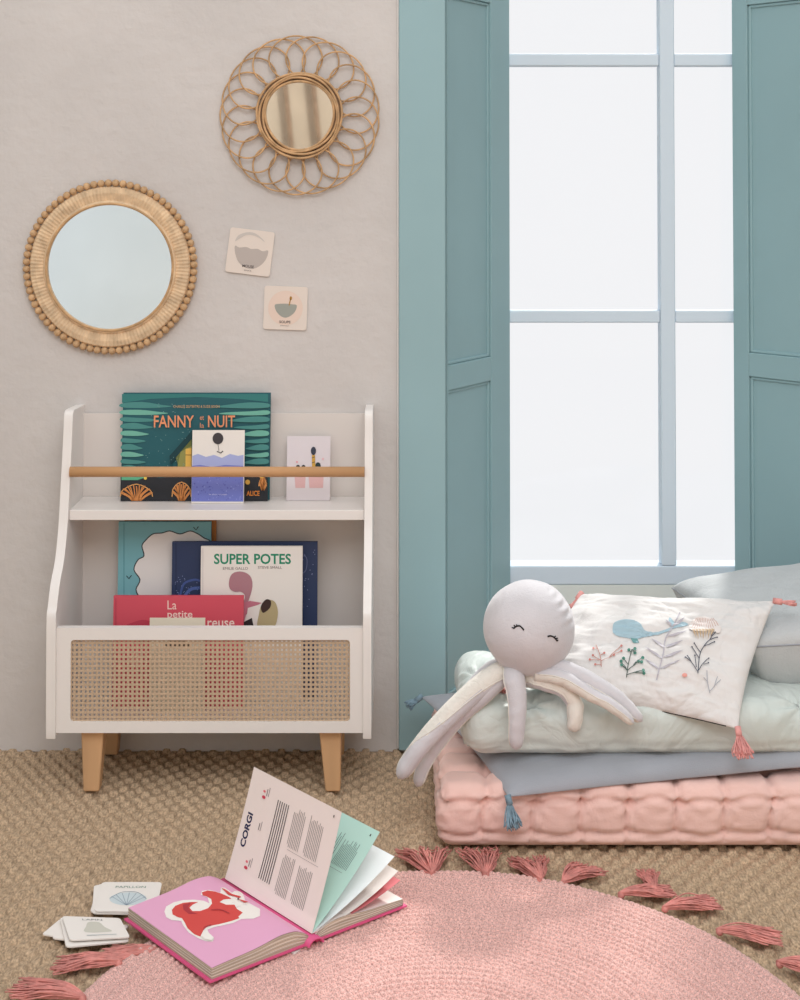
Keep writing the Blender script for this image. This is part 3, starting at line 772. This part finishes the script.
A.poly(OFF([(334, 292), (330, 268), (348, 246), (390, 230), (430, 226), (470, 226), (440, 240), (424, 256), (440, 274), (480, 274), (524, 258), (544, 234), (540, 210), (516, 196), (494, 190), (490, 174), (520, 164), (560, 170), (592, 180), (630, 196), (648, 208), (606, 212), (584, 226), (620, 240), (664, 240), (676, 262), (708, 282), (684, 304), (690, 312), (650, 326), (580, 344), (524, 354), (500, 372), (482, 410), (450, 398), (414, 366), (398, 334), (384, 312), (360, 306)]), rd)
A.poly(OFF([(388, 240), (432, 230), (418, 252), (430, 276), (468, 290), (420, 290), (392, 268)]), dk)
A.poly(OFF([(594, 152), (612, 158), (650, 184), (700, 198), (690, 206), (630, 188)]), rd); A.circ(OFF([(684, 212)])[0], .9, (50, 44, 52)); A.poly(OFF([(680, 212), (740, 228), (716, 232)]), rd)
A.line(OFF([(540, 272), (590, 270), (636, 290)]), .8, dk, 3); A.line(OFF([(500, 380), (504, 364), (540, 352)]), .8, dk, 3)
A.poly(OFF([(484, 408), (500, 384), (526, 394), (554, 420), (544, 434), (506, 430)]), wh)
mb.build('printed_page', parent=ob)
mb = block(-1, .014, M_paper, 'r')
mb.build('printed_page', parent=ob)
def leaf(ang, bend, m, artf=None, curl=0.0, w=None):
    w = w or wl
    def surf(u, v, off, side=1):           # u out from spine, v far->near reversed
        s_ = u * w; a = math.radians(ang) + bend * (u - .45)
        # integrate a gentle arc
        n = 8; x = z = 0
        for q in range(n):
            aa = math.radians(ang) + bend * ((q + .5) / n * u - .45); x += math.cos(aa) * s_ / n; z += math.sin(aa) * s_ / n
        an = a; nx, nz = -math.sin(an), math.cos(an)
        return bpt(1 - v, x + nx * off, .014 + z + nz * off)
    mb = MB(); n = 14; vs = []; fs = []
    for k in range(n + 1):
        for a in (0, 1): vs.append(surf(k / n, a, 0))
    for k in range(n + 1):
        for a in (0, 1): vs.append(surf(k / n, a, -.0003))
    o2 = 2 * (n + 1)
    for k in range(n): fs += [(2 * k, 2 * k + 1, 2 * k + 3, 2 * k + 2), (o2 + 2 * k, o2 + 2 * k + 2, o2 + 2 * k + 3, o2 + 2 * k + 1)]
    fs += [(0, 2, o2 + 2, o2)]
    mb.add(vs, fs, m, True)
    if artf:
        # find the side seen from the front
        q = surf(.5, .5, .01); side = 1 if (q - surf(.5, .5, 0)).dot(CAM - q) > 0 else -1
        A = Art(mb, lambda u, v, off: surf(u, v, side * (off + .0004)), None, .12); artf(A)
    return mb.build('printed_page', parent=ob)
def art_corgi(A):
    k = (58, 52, 60)
    A.text('CORGI', (.47, .915), .06, .30, (36, 38, 78), down=False, bold=.035)
    for q in range(6): A.line([(.16, .655 - q * .024), (.84, .655 - q * .024)], .008, k)
    for (u0, u1) in ((.12, .46), (.52, .86)):
        for blk in ((.46, .32), (.28, .12)):
            n_ = int((blk[0] - blk[1]) / .017)
            for q in range(n_): A.line([(u0 + (.0 if q else .02), blk[0] - q * .017), (u1 - random.uniform(0, .05), blk[0] - q * .017)], .0045, (120, 112, 112))
    for u in (.2, .52, .82):
        A.line([(u, .79), (u + .06, .79)], .008, (130, 120, 120)); A.line([(u, .77), (u + .08, .77)], .006, (150, 140, 140))
    for u in (.2, .82): A.circ((u - .02, .815), .014, (206, 70, 90), .02); A.circ((u + .03, .82), .010, (226, 120, 130), .014)
    A.line([(.5, .10), (.5, .44)], .003, (150, 140, 140)); A.line([(.93, .06), (.95, .06)], .01, (60, 60, 60))
leaf(109, -.10, mat('page_rose', (238, 226, 220), .7), art_corgi)
def art_mint(A):
    for c0 in (.78, .58, .40):
        for q in range(8): A.line([(.56, c0 - q * .018), (.86 - random.uniform(0, .1), c0 - q * .018)], .005, (110, 130, 128))
    A.line([(.55, .1), (.55, .8)], .003, (120, 140, 138))
    for q in range(9): A.line([(.12, .34 - q * .018), (.46, .34 - q * .018)], .005, (110, 140, 134))
    for q in range(12): A.line([(.58, .24 - q * .014), (.84 - random.uniform(0, .08), .24 - q * .014)], .0045, (100, 124, 122))
    A.line([(.93, .06), (.95, .06)], .01, (60, 60, 60))
leaf(139, -.22, M_mintp, art_mint)
def art_pale(A):
    for q in range(10): A.line([(.5, .5 - q * .03), (.85 - random.uniform(0, .2), .5 - q * .03)], .003, (190, 200, 206))
leaf(157, -.25, mat('page_white', (240, 242, 244), .6), art_pale)
leaf(166, -.45, M_paper, None); leaf(171, -.30, mat('page_coral', (226, 132, 138), .6), None)

# ------------------------------------------------------------------ little square cards on the floor
GC = 'square picture cards on the floor'
def floor_card(pxs, h, label, artf=None, th=.0022):
    pts = [FL(x, y, h) for x, y in pxs]     # TL TR BR BL
    TLc, TRc, BRc, BLc = pts
    def surf(u, v, off):
        p = (BLc.lerp(BRc, u)).lerp(TLc.lerp(TRc, u), v); return Vector((p.x, p.y, p.z + off))
    o_ = loop_rr(0, 1, 0, 1, .07, 4); n = len(o_)
    vs = [surf(a, b_, 0) for a, b_ in o_] + [surf(a, b_, -th) for a, b_ in o_]
    mb = MB(); mb.add(vs, [tuple(range(n)), tuple(range(n, 2 * n))[::-1]] + [(i, n + i, n + (i + 1) % n, (i + 1) % n) for i in range(n)], M_paper)
    if artf: A = Art(mb, surf, None); artf(A)
    tag(mb.build('picture_card', origin=(pts[0] + pts[2]) / 2 - Vector((0, 0, th))), label, 'card', GC)
g1 = (176, 190, 196)
def art_f1(A):
    A.circ((.5, .42), .30, (206, 218, 222), .22, n=28)
    for q in range(7): A.line([(.5, .2), (.5 + .3 * math.sin(-1.2 + .4 * q), .42 + .2 * math.cos(-1.2 + .4 * q))], .01, (140, 158, 172))
    A.line([(.2, .42), (.35, .62), (.5, .66), (.65, .62), (.8, .42)], .014, (140, 158, 172), 4); A.text('PAPILLON', (.5, .82), .07, .5, (120, 150, 136), down=False)
def art_f2(A):
    A.poly([(.35, .55), (.42, .75), (.6, .75), (.66, .52), (.74, .3), (.3, .3)], (206, 204, 192), 3); A.text('LAPIN', (.5, .86), .07, .34, (120, 124, 124), down=False)
    A.text('AAAA BB CC', (.55, .15), .05, .6, (170, 176, 176), down=False) if False else A.line([(.3, .15), (.8, .15)], .03, (190, 196, 196))
floor_card([(98, 884), (161, 883), (150, 914), (90, 912)], .004, 'square card lowest of the rear pile, mostly hidden, left of the open book')
floor_card([(94, 885), (158, 884), (150, 914), (92, 913)], .007, 'square card in the middle of the rear pile, left of the open book')
floor_card([(102, 882), (162, 882), (156, 912), (94, 911)], .010, 'square card with a blue grey wing drawing, topmost of the rear pile', art_f1)
floor_card([(42, 934), (60, 919), (112, 925), (82, 941)], .003, 'square card lowest of the front pile, its corner poking out at left')
floor_card([(52, 938), (66, 921), (130, 925), (106, 944)], .006, 'square card second from bottom of the front pile')
floor_card([(60, 917), (122, 923), (129, 941), (66, 947)], .010, 'cream square card just under the topmost of the front pile')
floor_card([(62, 916), (120, 918), (130, 937), (70, 940)], .0155, 'square card with a small beige animal drawing, topmost of the front pile', art_f2)
floor_card([(262, 930), (300, 925), (314, 938), (294, 954)], .0125, 'cream square card peeking out from under the open book onto the rug')

# ------------------------------------------------------------------ mattresses and cushions
def nz(p, s): return noise.noise(Vector(p) * s)
px0 = P(439, 830, .53).x
def crease(t, w=.16): f = t - math.floor(t); f = min(f, 1 - f); return math.exp(-(f / w) ** 2)
PX0, PX1, PD0, PD1, PZ = px0, 1.52, .02, .533, .116
pit = .0905
def pink_disp(p, n):
    q = p.copy(); ax = abs(n.x); ay = abs(n.y); az = abs(n.z)
    top = max(0, n.z); side = 1 - az
    s_ = ((p.x - PX0) if ay >= ax else (p.y + PD1)) / pit + .10 * nz(p, 9)
    zz = p.z + .007 * nz((p.x + 3, p.y, p.z), 12) + .004 * math.cos(2 * PI * s_) * (1 if p.z > .06 else -.6)
    l1 = math.exp(-((zz - .030) / .005) ** 2); l2 = math.exp(-((zz - .090) / .005) ** 2)
    v1 = crease(s_ + .10 * math.sin(p.z * 34) , .042)
    dd = -.010 * max(l1, l2) - .011 * v1 * (1 if zz > .033 else .8) + .004
    knot = crease(s_, .10) * math.exp(-((zz - .092) / .014) ** 2)
    dd -= .007 * knot
    fs_ = s_ - round(s_); kd = math.hypot(fs_ * pit, zz - .090); dd -= .0035 * math.exp(-(kd / .032) ** 2) * (1 + math.sin(9 * math.atan2(zz - .090, fs_ * pit)))
    kd = math.hypot(fs_ * pit, zz - .030); dd -= .0025 * math.exp(-(kd / .026) ** 2) * (1 + math.sin(8 * math.atan2(zz - .030, fs_ * pit)))
    tt = -.010 * max(crease((p.x - PX0) / pit, .08), crease((p.y + PD1) / pit, .08)) - .016 * crease((p.x - PX0) / pit, .16) * crease((p.y + PD1) / pit, .16) + .003
    amt = (dd * side * 1.15 + tt * max(0, n.z) ** 2) if n.z > -.5 else 0
    wr = .0035 * nz((p.x, p.y, p.z), 16) + .0022 * nz((p.x + p.z * .6, p.y, p.z * 2.5), 38)
    if n.z < -.5: return Vector((0, 0, 0))
    return n * (amt + wr)
mb = MB(); rbox(mb, (PX0, -PD1, .001), (PX1, -PD0, PZ), .026, .006, M_pink, pink_disp)
tag(mb.build('floor_mattress', origin=((PX0 + PX1) / 2, -(PD0 + PD1) / 2, 0)), 'pale pink tufted floor mattress at the bottom of the stack under the window', 'mattress')

def cushion_surf(TL, TR, BR, BL, T, pinch=.06, pw=2.6, wr=.004, sag=None, seed=0, up=Vector((0, 0, 1)), Tb=None):
    TL, TR, BR, BL = map(Vector, (TL, TR, BR, BL)); Tb = T if Tb is None else Tb
    N0 = (TR - BL).cross(TL - BR); N0 = N0.normalized()
    if N0.dot(up) < 0: N0 = -N0
    def s(u, v, side, off=0):
        a, b_ = 2 * u - 1, 2 * v - 1
        ui = .5 + (a * (1 - pinch * (1 - b_ * b_))) / 2; vi = .5 + (b_ * (1 - pinch * (1 - a * a))) / 2
        p = BL.lerp(BR, ui).lerp(TL.lerp(TR, ui), vi)
        prof = (max(0, (1 - abs(a) ** pw)) * max(0, (1 - abs(b_) ** pw))) ** .5
        rr = math.hypot(a, b_); ang = math.atan2(b_, a)
        cor = (abs(a * b_)) ** 1.2
        w_ = wr * prof ** .4 * (nz((a * 1.3 + seed, b_ * 1.3, side), 2.2) + .55 * nz((ang * 2.2 + seed, rr * .7, side), 2.5) * (.3 + 1.2 * cor) + .35 * nz((a * 2 + seed, b_ * 5, side), 3))
        q = p + N0 * (side * prof * (T if side > 0 else Tb) + w_ * (1 if side > 0 else .5) + off)
        if sag: q = sag(q, a, b_)
        return q
    return s
def cushion(mb, s, m, n=70):
    vs = []; fs = []; idx = {}
    def e(k): t = k / n; return .5 - .5 * math.cos(PI * t) * (1 - .35 * math.sin(PI * t) ** 2) if False else .5 - .5 * math.cos(PI * t)
    for side in (1, -1):
        for i in range(n + 1):
            for j in range(n + 1):
                if side == -1 and (i in (0, n) or j in (0, n)): idx[(side, i, j)] = idx[(1, i, j)]; continue
                idx[(side, i, j)] = len(vs); vs.append(s(e(i), e(j), side))
    for side in (1, -1):
        for i in range(n):
            for j in range(n):
                q = (idx[side, i, j], idx[side, i + 1, j], idx[side, i + 1, j + 1], idx[side, i, j + 1])
                fs.append(q if side == 1 else q[::-1])
    mb.add(vs, fs, m, True)
def hang_tassel(parent, base, tip, w, m, n=40, r=.0012, name='tassel'):
    mb = MB(); base = Vector(base); tip = Vector(tip); d_ = (tip - base).normalized()
    sphere(mb, base + d_ * .004, .006, m, 10, 8); tube(mb, [base - d_ * .004, base + d_ * .014], .0062, m, 10)
    strands(mb, base + d_ * .008, tip, w, n, m, flat=False, r=r, wav=.004)
    return mb.build(name, parent=parent)

# grey flat cushion with blue tassels
gFL, gFR, gBR, gBL = P(508, 797, .553), P(900, 758, .47), Vector((1.05, -.06, .135)), P(421, 697, .12)
T = thing('floor_cushion', 'flat grey cotton cushion with blue corner tassels between the pink and sage mattresses', 'cushion', ((gFL + gBR) / 2).to_tuple())
def sag_g(q, a, b_):
    if q.y < -.50: q.z -= 0
    edge = max(0, -b_ - .86) / .14
    return q
s = cushion_surf(gBL, gBR, gFR, gFL, .034, .03, 7, .004, sag_g, 3, Tb=.008)
mb = MB(); cushion(mb, s, M_grey, 90)
mb.build('cushion_cover', parent=T)
hang_tassel(T, gFL, P(516, 829, .575), .022, M_bluet, 50)
hang_tassel(T, gBL, P(408, 707, .13), .018, M_bluet, 40)

# sage mattress
mx0 = P(462, 725, .48).x; MZ0, MZ1 = .152, .262; MD0, MD1 = .10, .488
tufts = [(mx0 + .13 + k * .178, -MD1 + .035, MZ1 - .012) for k in range(7)] + [(mx0 + .13 + k * .178, -MD1 + .21, MZ1) for k in range(7)] + [(mx0 + .04, -MD1 + .2, MZ1 - .005)]
def mint_disp(p, n):
    if n.z < -.6: return Vector((0, 0, .002 * nz(p, 20)))
    w = .0055 * nz((p.x, p.y, p.z), 9) + .0035 * (abs(nz((p.x * 2.2, p.y * 1.2, p.z * .8), 11)) ** .7 - .4) + .0020 * abs(nz((p.x * 2.5, p.y, p.z * 1.2), 26))
    amt = 0
    for t in tufts:
        dx, dy, dz = p.x - t[0], p.y - t[1], p.z - t[2]; d2 = dx * dx + dy * dy + dz * dz
        if d2 < .012:
            d1 = math.sqrt(d2); ang = math.atan2(dz + dy * .7, dx)
            amt -= .018 * math.exp(-(d1 / .018) ** 2) + .006 * math.exp(-(d1 / .055) ** 2) * (1 + math.sin(ang * 7 + t[0] * 20))
    seam = -.004 * math.exp(-((p.z - (MZ0 + .026)) / .004) ** 2) * (1 - abs(n.z)) + .003 * math.exp(-((p.z - (MZ0 + .018)) / .005) ** 2) * (1 - abs(n.z))
    sc_ = .004 * math.sin((p.x - mx0) / .178 * 2 * PI + .5) * (1 - max(0, n.z) * .5)
    out = n * (w + amt + seam + sc_)
    # back part sinks a little
    out.z -= .010 * max(0, (p.y + .30) / .2) * (p.z > .2)
    return out
mb = MB(); rbox(mb, (mx0, -MD1, MZ0), (PX1, -MD0, MZ1), .045, .0065, M_mint, mint_disp)
tag(mb.build('floor_mattress', origin=((mx0 + PX1) / 2, -(MD0 + MD1) / 2, MZ0)), 'shiny pale sage mattress on top of the grey cushion, under the octopus', 'mattress')

# silver cushion behind on the right
T = thing('square_cushion', 'large silver grey cushion leaning at right behind the printed white cushion', 'cushion', (1.0, -.1, .27))
bTL, bTR, bBR, bBL = P(672, 588, -.14), P(905, 556, .035), P(905, 641, .42), P(752, 647, .385)
s = cushion_surf(bTL, bTR, bBR, bBL, .036, .02, 9, .004, None, 9, Tb=.112)
mb = MB(); cushion(mb, s, M_bigc, 80); mb.build('cushion_cover', parent=T)
mb = MB(); e = [s(.5 - .5 * math.cos(PI * k / 60), 0, 1) for k in range(61)] + [s(1, k / 30, 1) for k in range(31)] + [s(1 - k / 60, 1, 1) for k in range(61)] + [s(0, 1 - k / 30, 1) for k in range(31)]
tube(mb, e, .0018, M_grey, 6, closed=True); mb.build('piping', parent=T)

# printed white cushion
wTL, wTR, wBR, wBL = P(581, 594, .20), P(775, 601, .345), P(738, 729, .525), P(505, 684, .41)
T = thing('square_cushion', 'white cushion printed with sea plants and a blue whale, with coral tassels, beside the octopus', 'cushion', ((wBL + wBR) / 2).to_tuple())
def sag_w(q, a, b_):
    return q
s = cushion_surf(wTL, wTR, wBR, wBL, .044, .05, 2.4, .012, sag_w, 1, Tb=.035)
mb = MB(); cushion(mb, s, M_wc, 90)
surf = lambda u, v, off: s(u, v, 1, off + .0016)
# photo -> uv on the bulged surface (newton on the projected surface)
A = ArtC(mb, surf, [proj(a) for a in (wTL, wTR, wBR, wBL)], .018); A.step = .0002
Z7 = lambda L: [(560 + x * .3, 560 + y * .3) for x, y in L]
A.poly(Z7([(176, 222), (182, 208), (210, 198), (245, 200), (270, 214), (280, 232), (310, 242), (345, 234), (372, 222), (362, 206), (366, 190), (378, 204), (392, 212), (410, 206), (428, 214), (410, 222), (384, 226), (360, 238), (320, 250), (280, 258), (256, 264), (262, 276), (246, 274), (236, 262), (200, 256), (178, 244)]), (166, 194, 206), 2)
A.poly(Z7([(236, 260), (258, 262), (264, 276), (244, 276)]), (112, 160, 160))
def leafs(stem, L, col, w=9, n=5):
    A.line(Z7(stem), 1.3, col, 4)
    for (a, b_) in L:
        a = Vector(a); b_ = Vector(b_); t = (b_ - a); nn = Vector((-t.y, t.x)).normalized() * w
        A.poly(Z7([tuple(a), tuple(a + t * .35 + nn), tuple(b_), tuple(a + t * .45 - nn * .4)]), col, 2)
gr = (186, 182, 190)
leafs([(322, 400), (332, 360), (345, 310), (352, 262), (380, 215), (400, 175)], [((330, 366), (284, 330)), ((332, 362), (402, 332)), ((340, 330), (282, 290)), ((342, 325), (412, 300)), ((348, 294), (304, 262)), ((350, 290), (412, 268)), ((356, 256), (425, 236)), ((375, 222), (420, 190)), ((372, 224), (352, 200))], gr, 6)
def sprig(stem, L, col, dot, r=.9):
    A.line(Z7(stem), .8, col, 3)
    for a, b_ in L:
        A.line(Z7([a, b_]), .7, col); A.circ(Z7([b_])[0], r, dot, n=8); A.lv -= 1
sprig([(222, 394), (228, 350), (240, 300)], [((226, 372), (204, 340)), ((226, 372), (206, 352)), ((228, 350), (212, 330)), ((224, 385), (278, 370)), ((250, 378), (280, 380)), ((226, 370), (262, 340)), ((245, 352), (276, 328)), ((240, 300), (250, 312)), ((250, 345), (272, 342)), ((236, 310), (230, 302)), ((238, 305), (250, 298))], (72, 92, 84), (70, 128, 112), 1.7)
sprig([(138, 358), (134, 320), (120, 285)], [((136, 335), (100, 334)), ((136, 335), (110, 320)), ((138, 352), (118, 350)), ((136, 340), (180, 318)), ((165, 326), (205, 288)), ((180, 315), (205, 305)), ((134, 320), (148, 312)), ((126, 296), (112, 296))], (190, 140, 130), (196, 120, 112), 1.2)
sprig([(460, 380), (466, 320), (480, 290), (520, 240)], [((460, 375), (425, 322)), ((455, 360), (450, 320)), ((462, 370), (496, 330)), ((478, 350), (495, 345)), ((465, 330), (440, 292)), ((470, 312), (448, 280)), ((480, 290), (515, 275)), ((500, 268), (524, 260)), ((505, 255), (512, 238)), ((436, 340), (418, 326))], (70, 76, 92), (74, 80, 98), .8)
sprig([(500, 446), (492, 410), (490, 370)], [((500, 440), (535, 402)), ((515, 424), (525, 392)), ((494, 410), (480, 395))], (170, 172, 180), (170, 172, 180), .5)
A.poly(Z7([(432, 232), (440, 205), (470, 190), (505, 198), (536, 222), (530, 246), (500, 236), (470, 240)]), (226, 218, 214), 3)
for k in range(12): A.line(Z7([(440 + k * 8, 226 + 5 * math.sin(k)), (455 + k * 5, 196)]), .5, (196, 160, 150))
for k in range(7): A.poly(Z7([(440 + k * 11, 232), (450 + k * 11, 234), (454 + k * 8, 262 + 6 * (k % 2))]), (196, 170, 140))
A.circ(Z7([(416, 388)])[0], 2.6, (226, 160, 150), 2.1)
mb.build('cushion_cover', parent=T)
# zipper pull line along the lower edge
mb = MB(); tube(mb, [max((s(.55 + .4 * k / 24, v_ / 300, 1) for v_ in range(40)), key=lambda p_: proj(p_)[1]) for k in range(25)], .0012, M_black, 5); mb.build('zipper', parent=T)
hang_tassel(T, wBR, P(743, 758, .56), .021, M_coral, 55)
hang_tassel(T, wTR, P(796, 604, .36), .012, M_coral, 36)
hang_tassel(T, wTL, P(571, 608, .22), .010, M_coral, 30)
hang_tassel(T, wBL, P(500, 692, .44), .012, M_coral, 30)

# ------------------------------------------------------------------ octopus
oc = P(529, 628, .455)
T = thing('plush_octopus', 'pale grey plush octopus with closed smiling eyes sitting on the sage mattress', 'soft toy', (oc.x, oc.y, MZ1))
rx = abs(P(573.5, 627, .455).x - oc.x); rzz = abs(P(529, 580.5, .455).z - oc.z)
def head_pt(th, ph, off=0):
    # th from the crown, ph round
    tilt = Matrix.Rotation(math.radians(6), 3, 'Y')
    n_ = Vector((math.sin(th) * math.cos(ph), math.sin(th) * math.sin(ph), math.cos(th)))
    z = n_.z; ex = 1 + .03 * math.sin(th) - .10 * max(0, -z) ** 2
    k = 1 + .012 * nz(n_, 2.2)
    # gathered seam from the crown down the right-hand side
    az = math.atan2(n_.y, n_.x); seam = math.exp(-((az + .50) / .30) ** 2) * max(0, 1 - abs(th - .85) / .62) ** .6
    k += .034 * seam * math.sin(th * 30 + 4 * az) - .012 * math.exp(-((az + .12) / .06) ** 2) * (1 if th < 1.9 else 0)
    k -= .02 * math.exp(-(th / .12) ** 2)
    v = Vector((n_.x * rx * ex, n_.y * rx * .95 * ex, n_.z * rzz)) * k
    return oc + tilt @ v + tilt @ n_ * off
mb = MB(); nth, nph = 72, 110; vs = []; fs = []
for i in range(nth + 1):
    for k in range(nph): vs.append(head_pt(max(.001, PI * i / nth), -PI + 2 * PI * k / nph))
for i in range(nth):
    for k in range(nph): fs.append((i * nph + k, (i + 1) * nph + k, (i + 1) * nph + (k + 1) % nph, i * nph + (k + 1) % nph))
mb.add(vs, fs, M_velvet, True); mb.build('head', parent=T)
def on_head(px, py):
    best = None; th, ph = 1.4, -1.57
    for _ in range(20):
        a = proj(head_pt(th, ph)); b_ = proj(head_pt(th + .01, ph)); c_ = proj(head_pt(th, ph + .01))
        ex, ey = a[0] - px, a[1] - py; J = ((b_[0] - a[0]) / .01, (b_[1] - a[1]) / .01, (c_[0] - a[0]) / .01, (c_[1] - a[1]) / .01); det = J[0] * J[3] - J[1] * J[2]
        th -= (ex * J[3] - ey * J[2]) / det; ph -= (J[0] * ey - J[1] * ex) / det
    return head_pt(th, ph, .0006)
for arc, lash in (([(513.5, 628.5), (516.5, 626.3), (520, 626), (524, 630)], [((514.5, 628), (512, 627.5)), ((515.5, 627), (514, 625)), ((517.5, 626.3), (516.5, 624.5))]),
                  ([(547.5, 636.5), (550.5, 635.8), (554, 637.3), (557, 641)], [((554, 637), (555.5, 636)), ((555.6, 638.5), (557.5, 638)), ((556.4, 640), (558, 640.3))])):
    mb = MB(); tube(mb, catmull([on_head(*p) for p in arc], 5), .0015, M_black, 6)
    for a, b_ in lash: tube(mb, [on_head(*a), on_head(*b_)], .0012, M_black, 5)
    mb.build('eye', parent=T)
def tentacle(path, r, ref, flip=False, r0=.8):
    pts = catmull([P(*p) for p in path], 10); ref = Vector(ref).normalized()
    rf = lambda t: (r0 + (1 - r0) * min(1, t * 4)) * (1 - .42 * t) * (1 if t < .9 else max(.05, math.sqrt(max(0, 1 - ((t - .9) / .1) ** 2))))
    m1, m2 = M_velvet, M_cream
    mb = MB(); tube(mb, pts, r, m1, 18, rf=rf, matf=lambda dv: m2 if dv is None else dv.dot(ref) > 0)
    # stitched seam cord along both sides
    n = len(pts)
    for sg in (1, -1):
        ln = []
        for i in range(2, n - 2):
            t = (pts[i + 1] - pts[i - 1]).normalized(); s_ = t.cross(ref).normalized() * sg
            ln.append(pts[i] + s_ * r * rf(i / (n - 1)))
        tube(mb, ln, .0012, m2, 5)
    v = mb.v
    for i, p in enumerate(v):
        w = .0014 * nz((p[0] * 1, p[1], p[2]), 60); v[i] = (p[0] + w, p[1] + w, p[2] + w * .5)
    mb.build('tentacle', parent=T)
tentacle([(512, 668, .45), (494, 677, .47), (468, 697, .49), (438, 726, .51), (416, 752, .52), (398, 779, .52)], .0255, (-.55, -.25, -.75))
tentacle([(508, 670, .46), (487, 690, .48), (458, 716, .48), (436, 744, .48), (424, 765, .48), (417, 787, .48)], .021, (-.6, -.5, -.4))
tentacle([(511, 668, .47), (514, 680, .50), (517, 700, .515), (517, 722, .525), (516, 750, .525)], .0235, (.3, -1, .1), r0=.75)
tentacle([(528, 676, .47), (545, 681, .485), (563, 688, .495), (574, 702, .50), (575, 716, .51), (573, 732, .51)], .0215, (0, .3, -1))
tentacle([(540, 668, .48), (565, 670, .49), (594, 683, .50), (620, 700, .51), (642, 722, .52)], .0200, (.35, -.3, 1))
tentacle([(536, 674, .49), (562, 678, .51), (590, 694, .52), (612, 706, .53), (634, 724, .535)], .0165, (.2, .3, 1))
tentacle([(506, 664, .42), (490, 670, .40), (474, 684, .39), (462, 698, .40)], .018, (0, 0, 1))

# ------------------------------------------------------------------ far side of the room (seen only in the mirrors)
def beam(x, lean, label):
    mb = MB(); X_ = Matrix.Translation((x, -6.9, 0)) @ Matrix.Rotation(math.radians(lean), 4, 'Y')
    box(mb, -.014, .014, -.04, .04, 0, 2.9, M_beam, X_); tag(mb.build('timber_post', origin=(x, -6.9, 0), bevel=.004), label, 'post')
beam(-.38, -6, 'thin brown post on the far wall, the left line reflected in the petal framed mirror')
beam(-.57, -6, 'thin brown post on the far wall, the right line reflected in the petal framed mirror')

# ------------------------------------------------------------------ light
w = bpy.data.worlds.new('world'); bpy.context.scene.world = w; w.use_nodes = True; nt = w.node_tree
bg = nt.nodes['Background']; tc = nt.nodes.new('ShaderNodeTexCoord'); sep = nt.nodes.new('ShaderNodeSeparateXYZ'); nt.links.new(tc.outputs['Generated'], sep.inputs[0])
def math_(op, a, b_=None, c_=None, clamp=False):
    n = nt.nodes.new('ShaderNodeMath'); n.operation = op; n.use_clamp = clamp
    for i, v in enumerate((a, b_, c_)):
        if v is None: continue
        if isinstance(v, (int, float)): n.inputs[i].default_value = v
        else: nt.links.new(v, n.inputs[i])
    return n.outputs[0]
back = math_('MULTIPLY_ADD', sep.outputs['Y'], 3.0, -.3, True)          # bright overcast daylight beyond the window
dx = math_('MULTIPLY', sep.outputs['X'], -.05); dz_ = math_('MULTIPLY', sep.outputs['Z'], .75); dy = math_('MULTIPLY', sep.outputs['Y'], -.35)
key = math_('ADD', math_('ADD', dx, dz_), dy); key = math_('POWER', math_('MAXIMUM', key, 0), 2.0)
st = math_('MULTIPLY_ADD', key, 1.4, .36)
mixc = nt.nodes.new('ShaderNodeMix'); mixc.data_type = 'RGBA'
mixc.inputs['A'].default_value = (1, .98, .97, 1); mixc.inputs['B'].default_value = (.965, .975, 1.0, 1)
nt.links.new(back, mixc.inputs['Factor']); nt.links.new(mixc.outputs['Result'], bg.inputs['Color'])
mxs = nt.nodes.new('ShaderNodeMix'); mxs.data_type = 'FLOAT'
nt.links.new(back, mxs.inputs[0]); nt.links.new(st, mxs.inputs[2]); mxs.inputs[3].default_value = .93
nt.links.new(mxs.outputs[0], bg.inputs['Strength'])

def sun(name, direction, strength, angle, col):
    l = bpy.data.lights.new(name, 'SUN'); l.energy = strength; l.angle = math.radians(angle); l.color = col
    o = bpy.data.objects.new(name, l); C.objects.link(o); o.rotation_euler = Vector(direction).to_track_quat('-Z', 'Y').to_euler(); o.location = (0, 1, 3)
sun('window_sun', (-.3, -1, -1.0), 3.0, 5, (1, .97, .93))
l = bpy.data.lights.new('added_key_area', 'AREA'); l.energy = 42; l.shape = 'RECTANGLE'; l.size = 1.6; l.size_y = 1.6; l.color = (.93, .965, 1)  # soft cool light added above the camera; the room has no such lamp
o = bpy.data.objects.new('added_key_area', l); C.objects.link(o); o.location = (.2, -3.3, 3.1); o.rotation_euler = (Vector((-.2, -.2, .5)) - o.location).to_track_quat('-Z', 'Y').to_euler()

sc_ = bpy.context.scene
sc_.view_settings.view_transform = 'Standard'; sc_.view_settings.look = 'None'; sc_.view_settings.exposure = 0.0; sc_.view_settings.gamma = 1
sc_.view_settings.use_curve_mapping = False
sc_.cycles.use_denoising = True
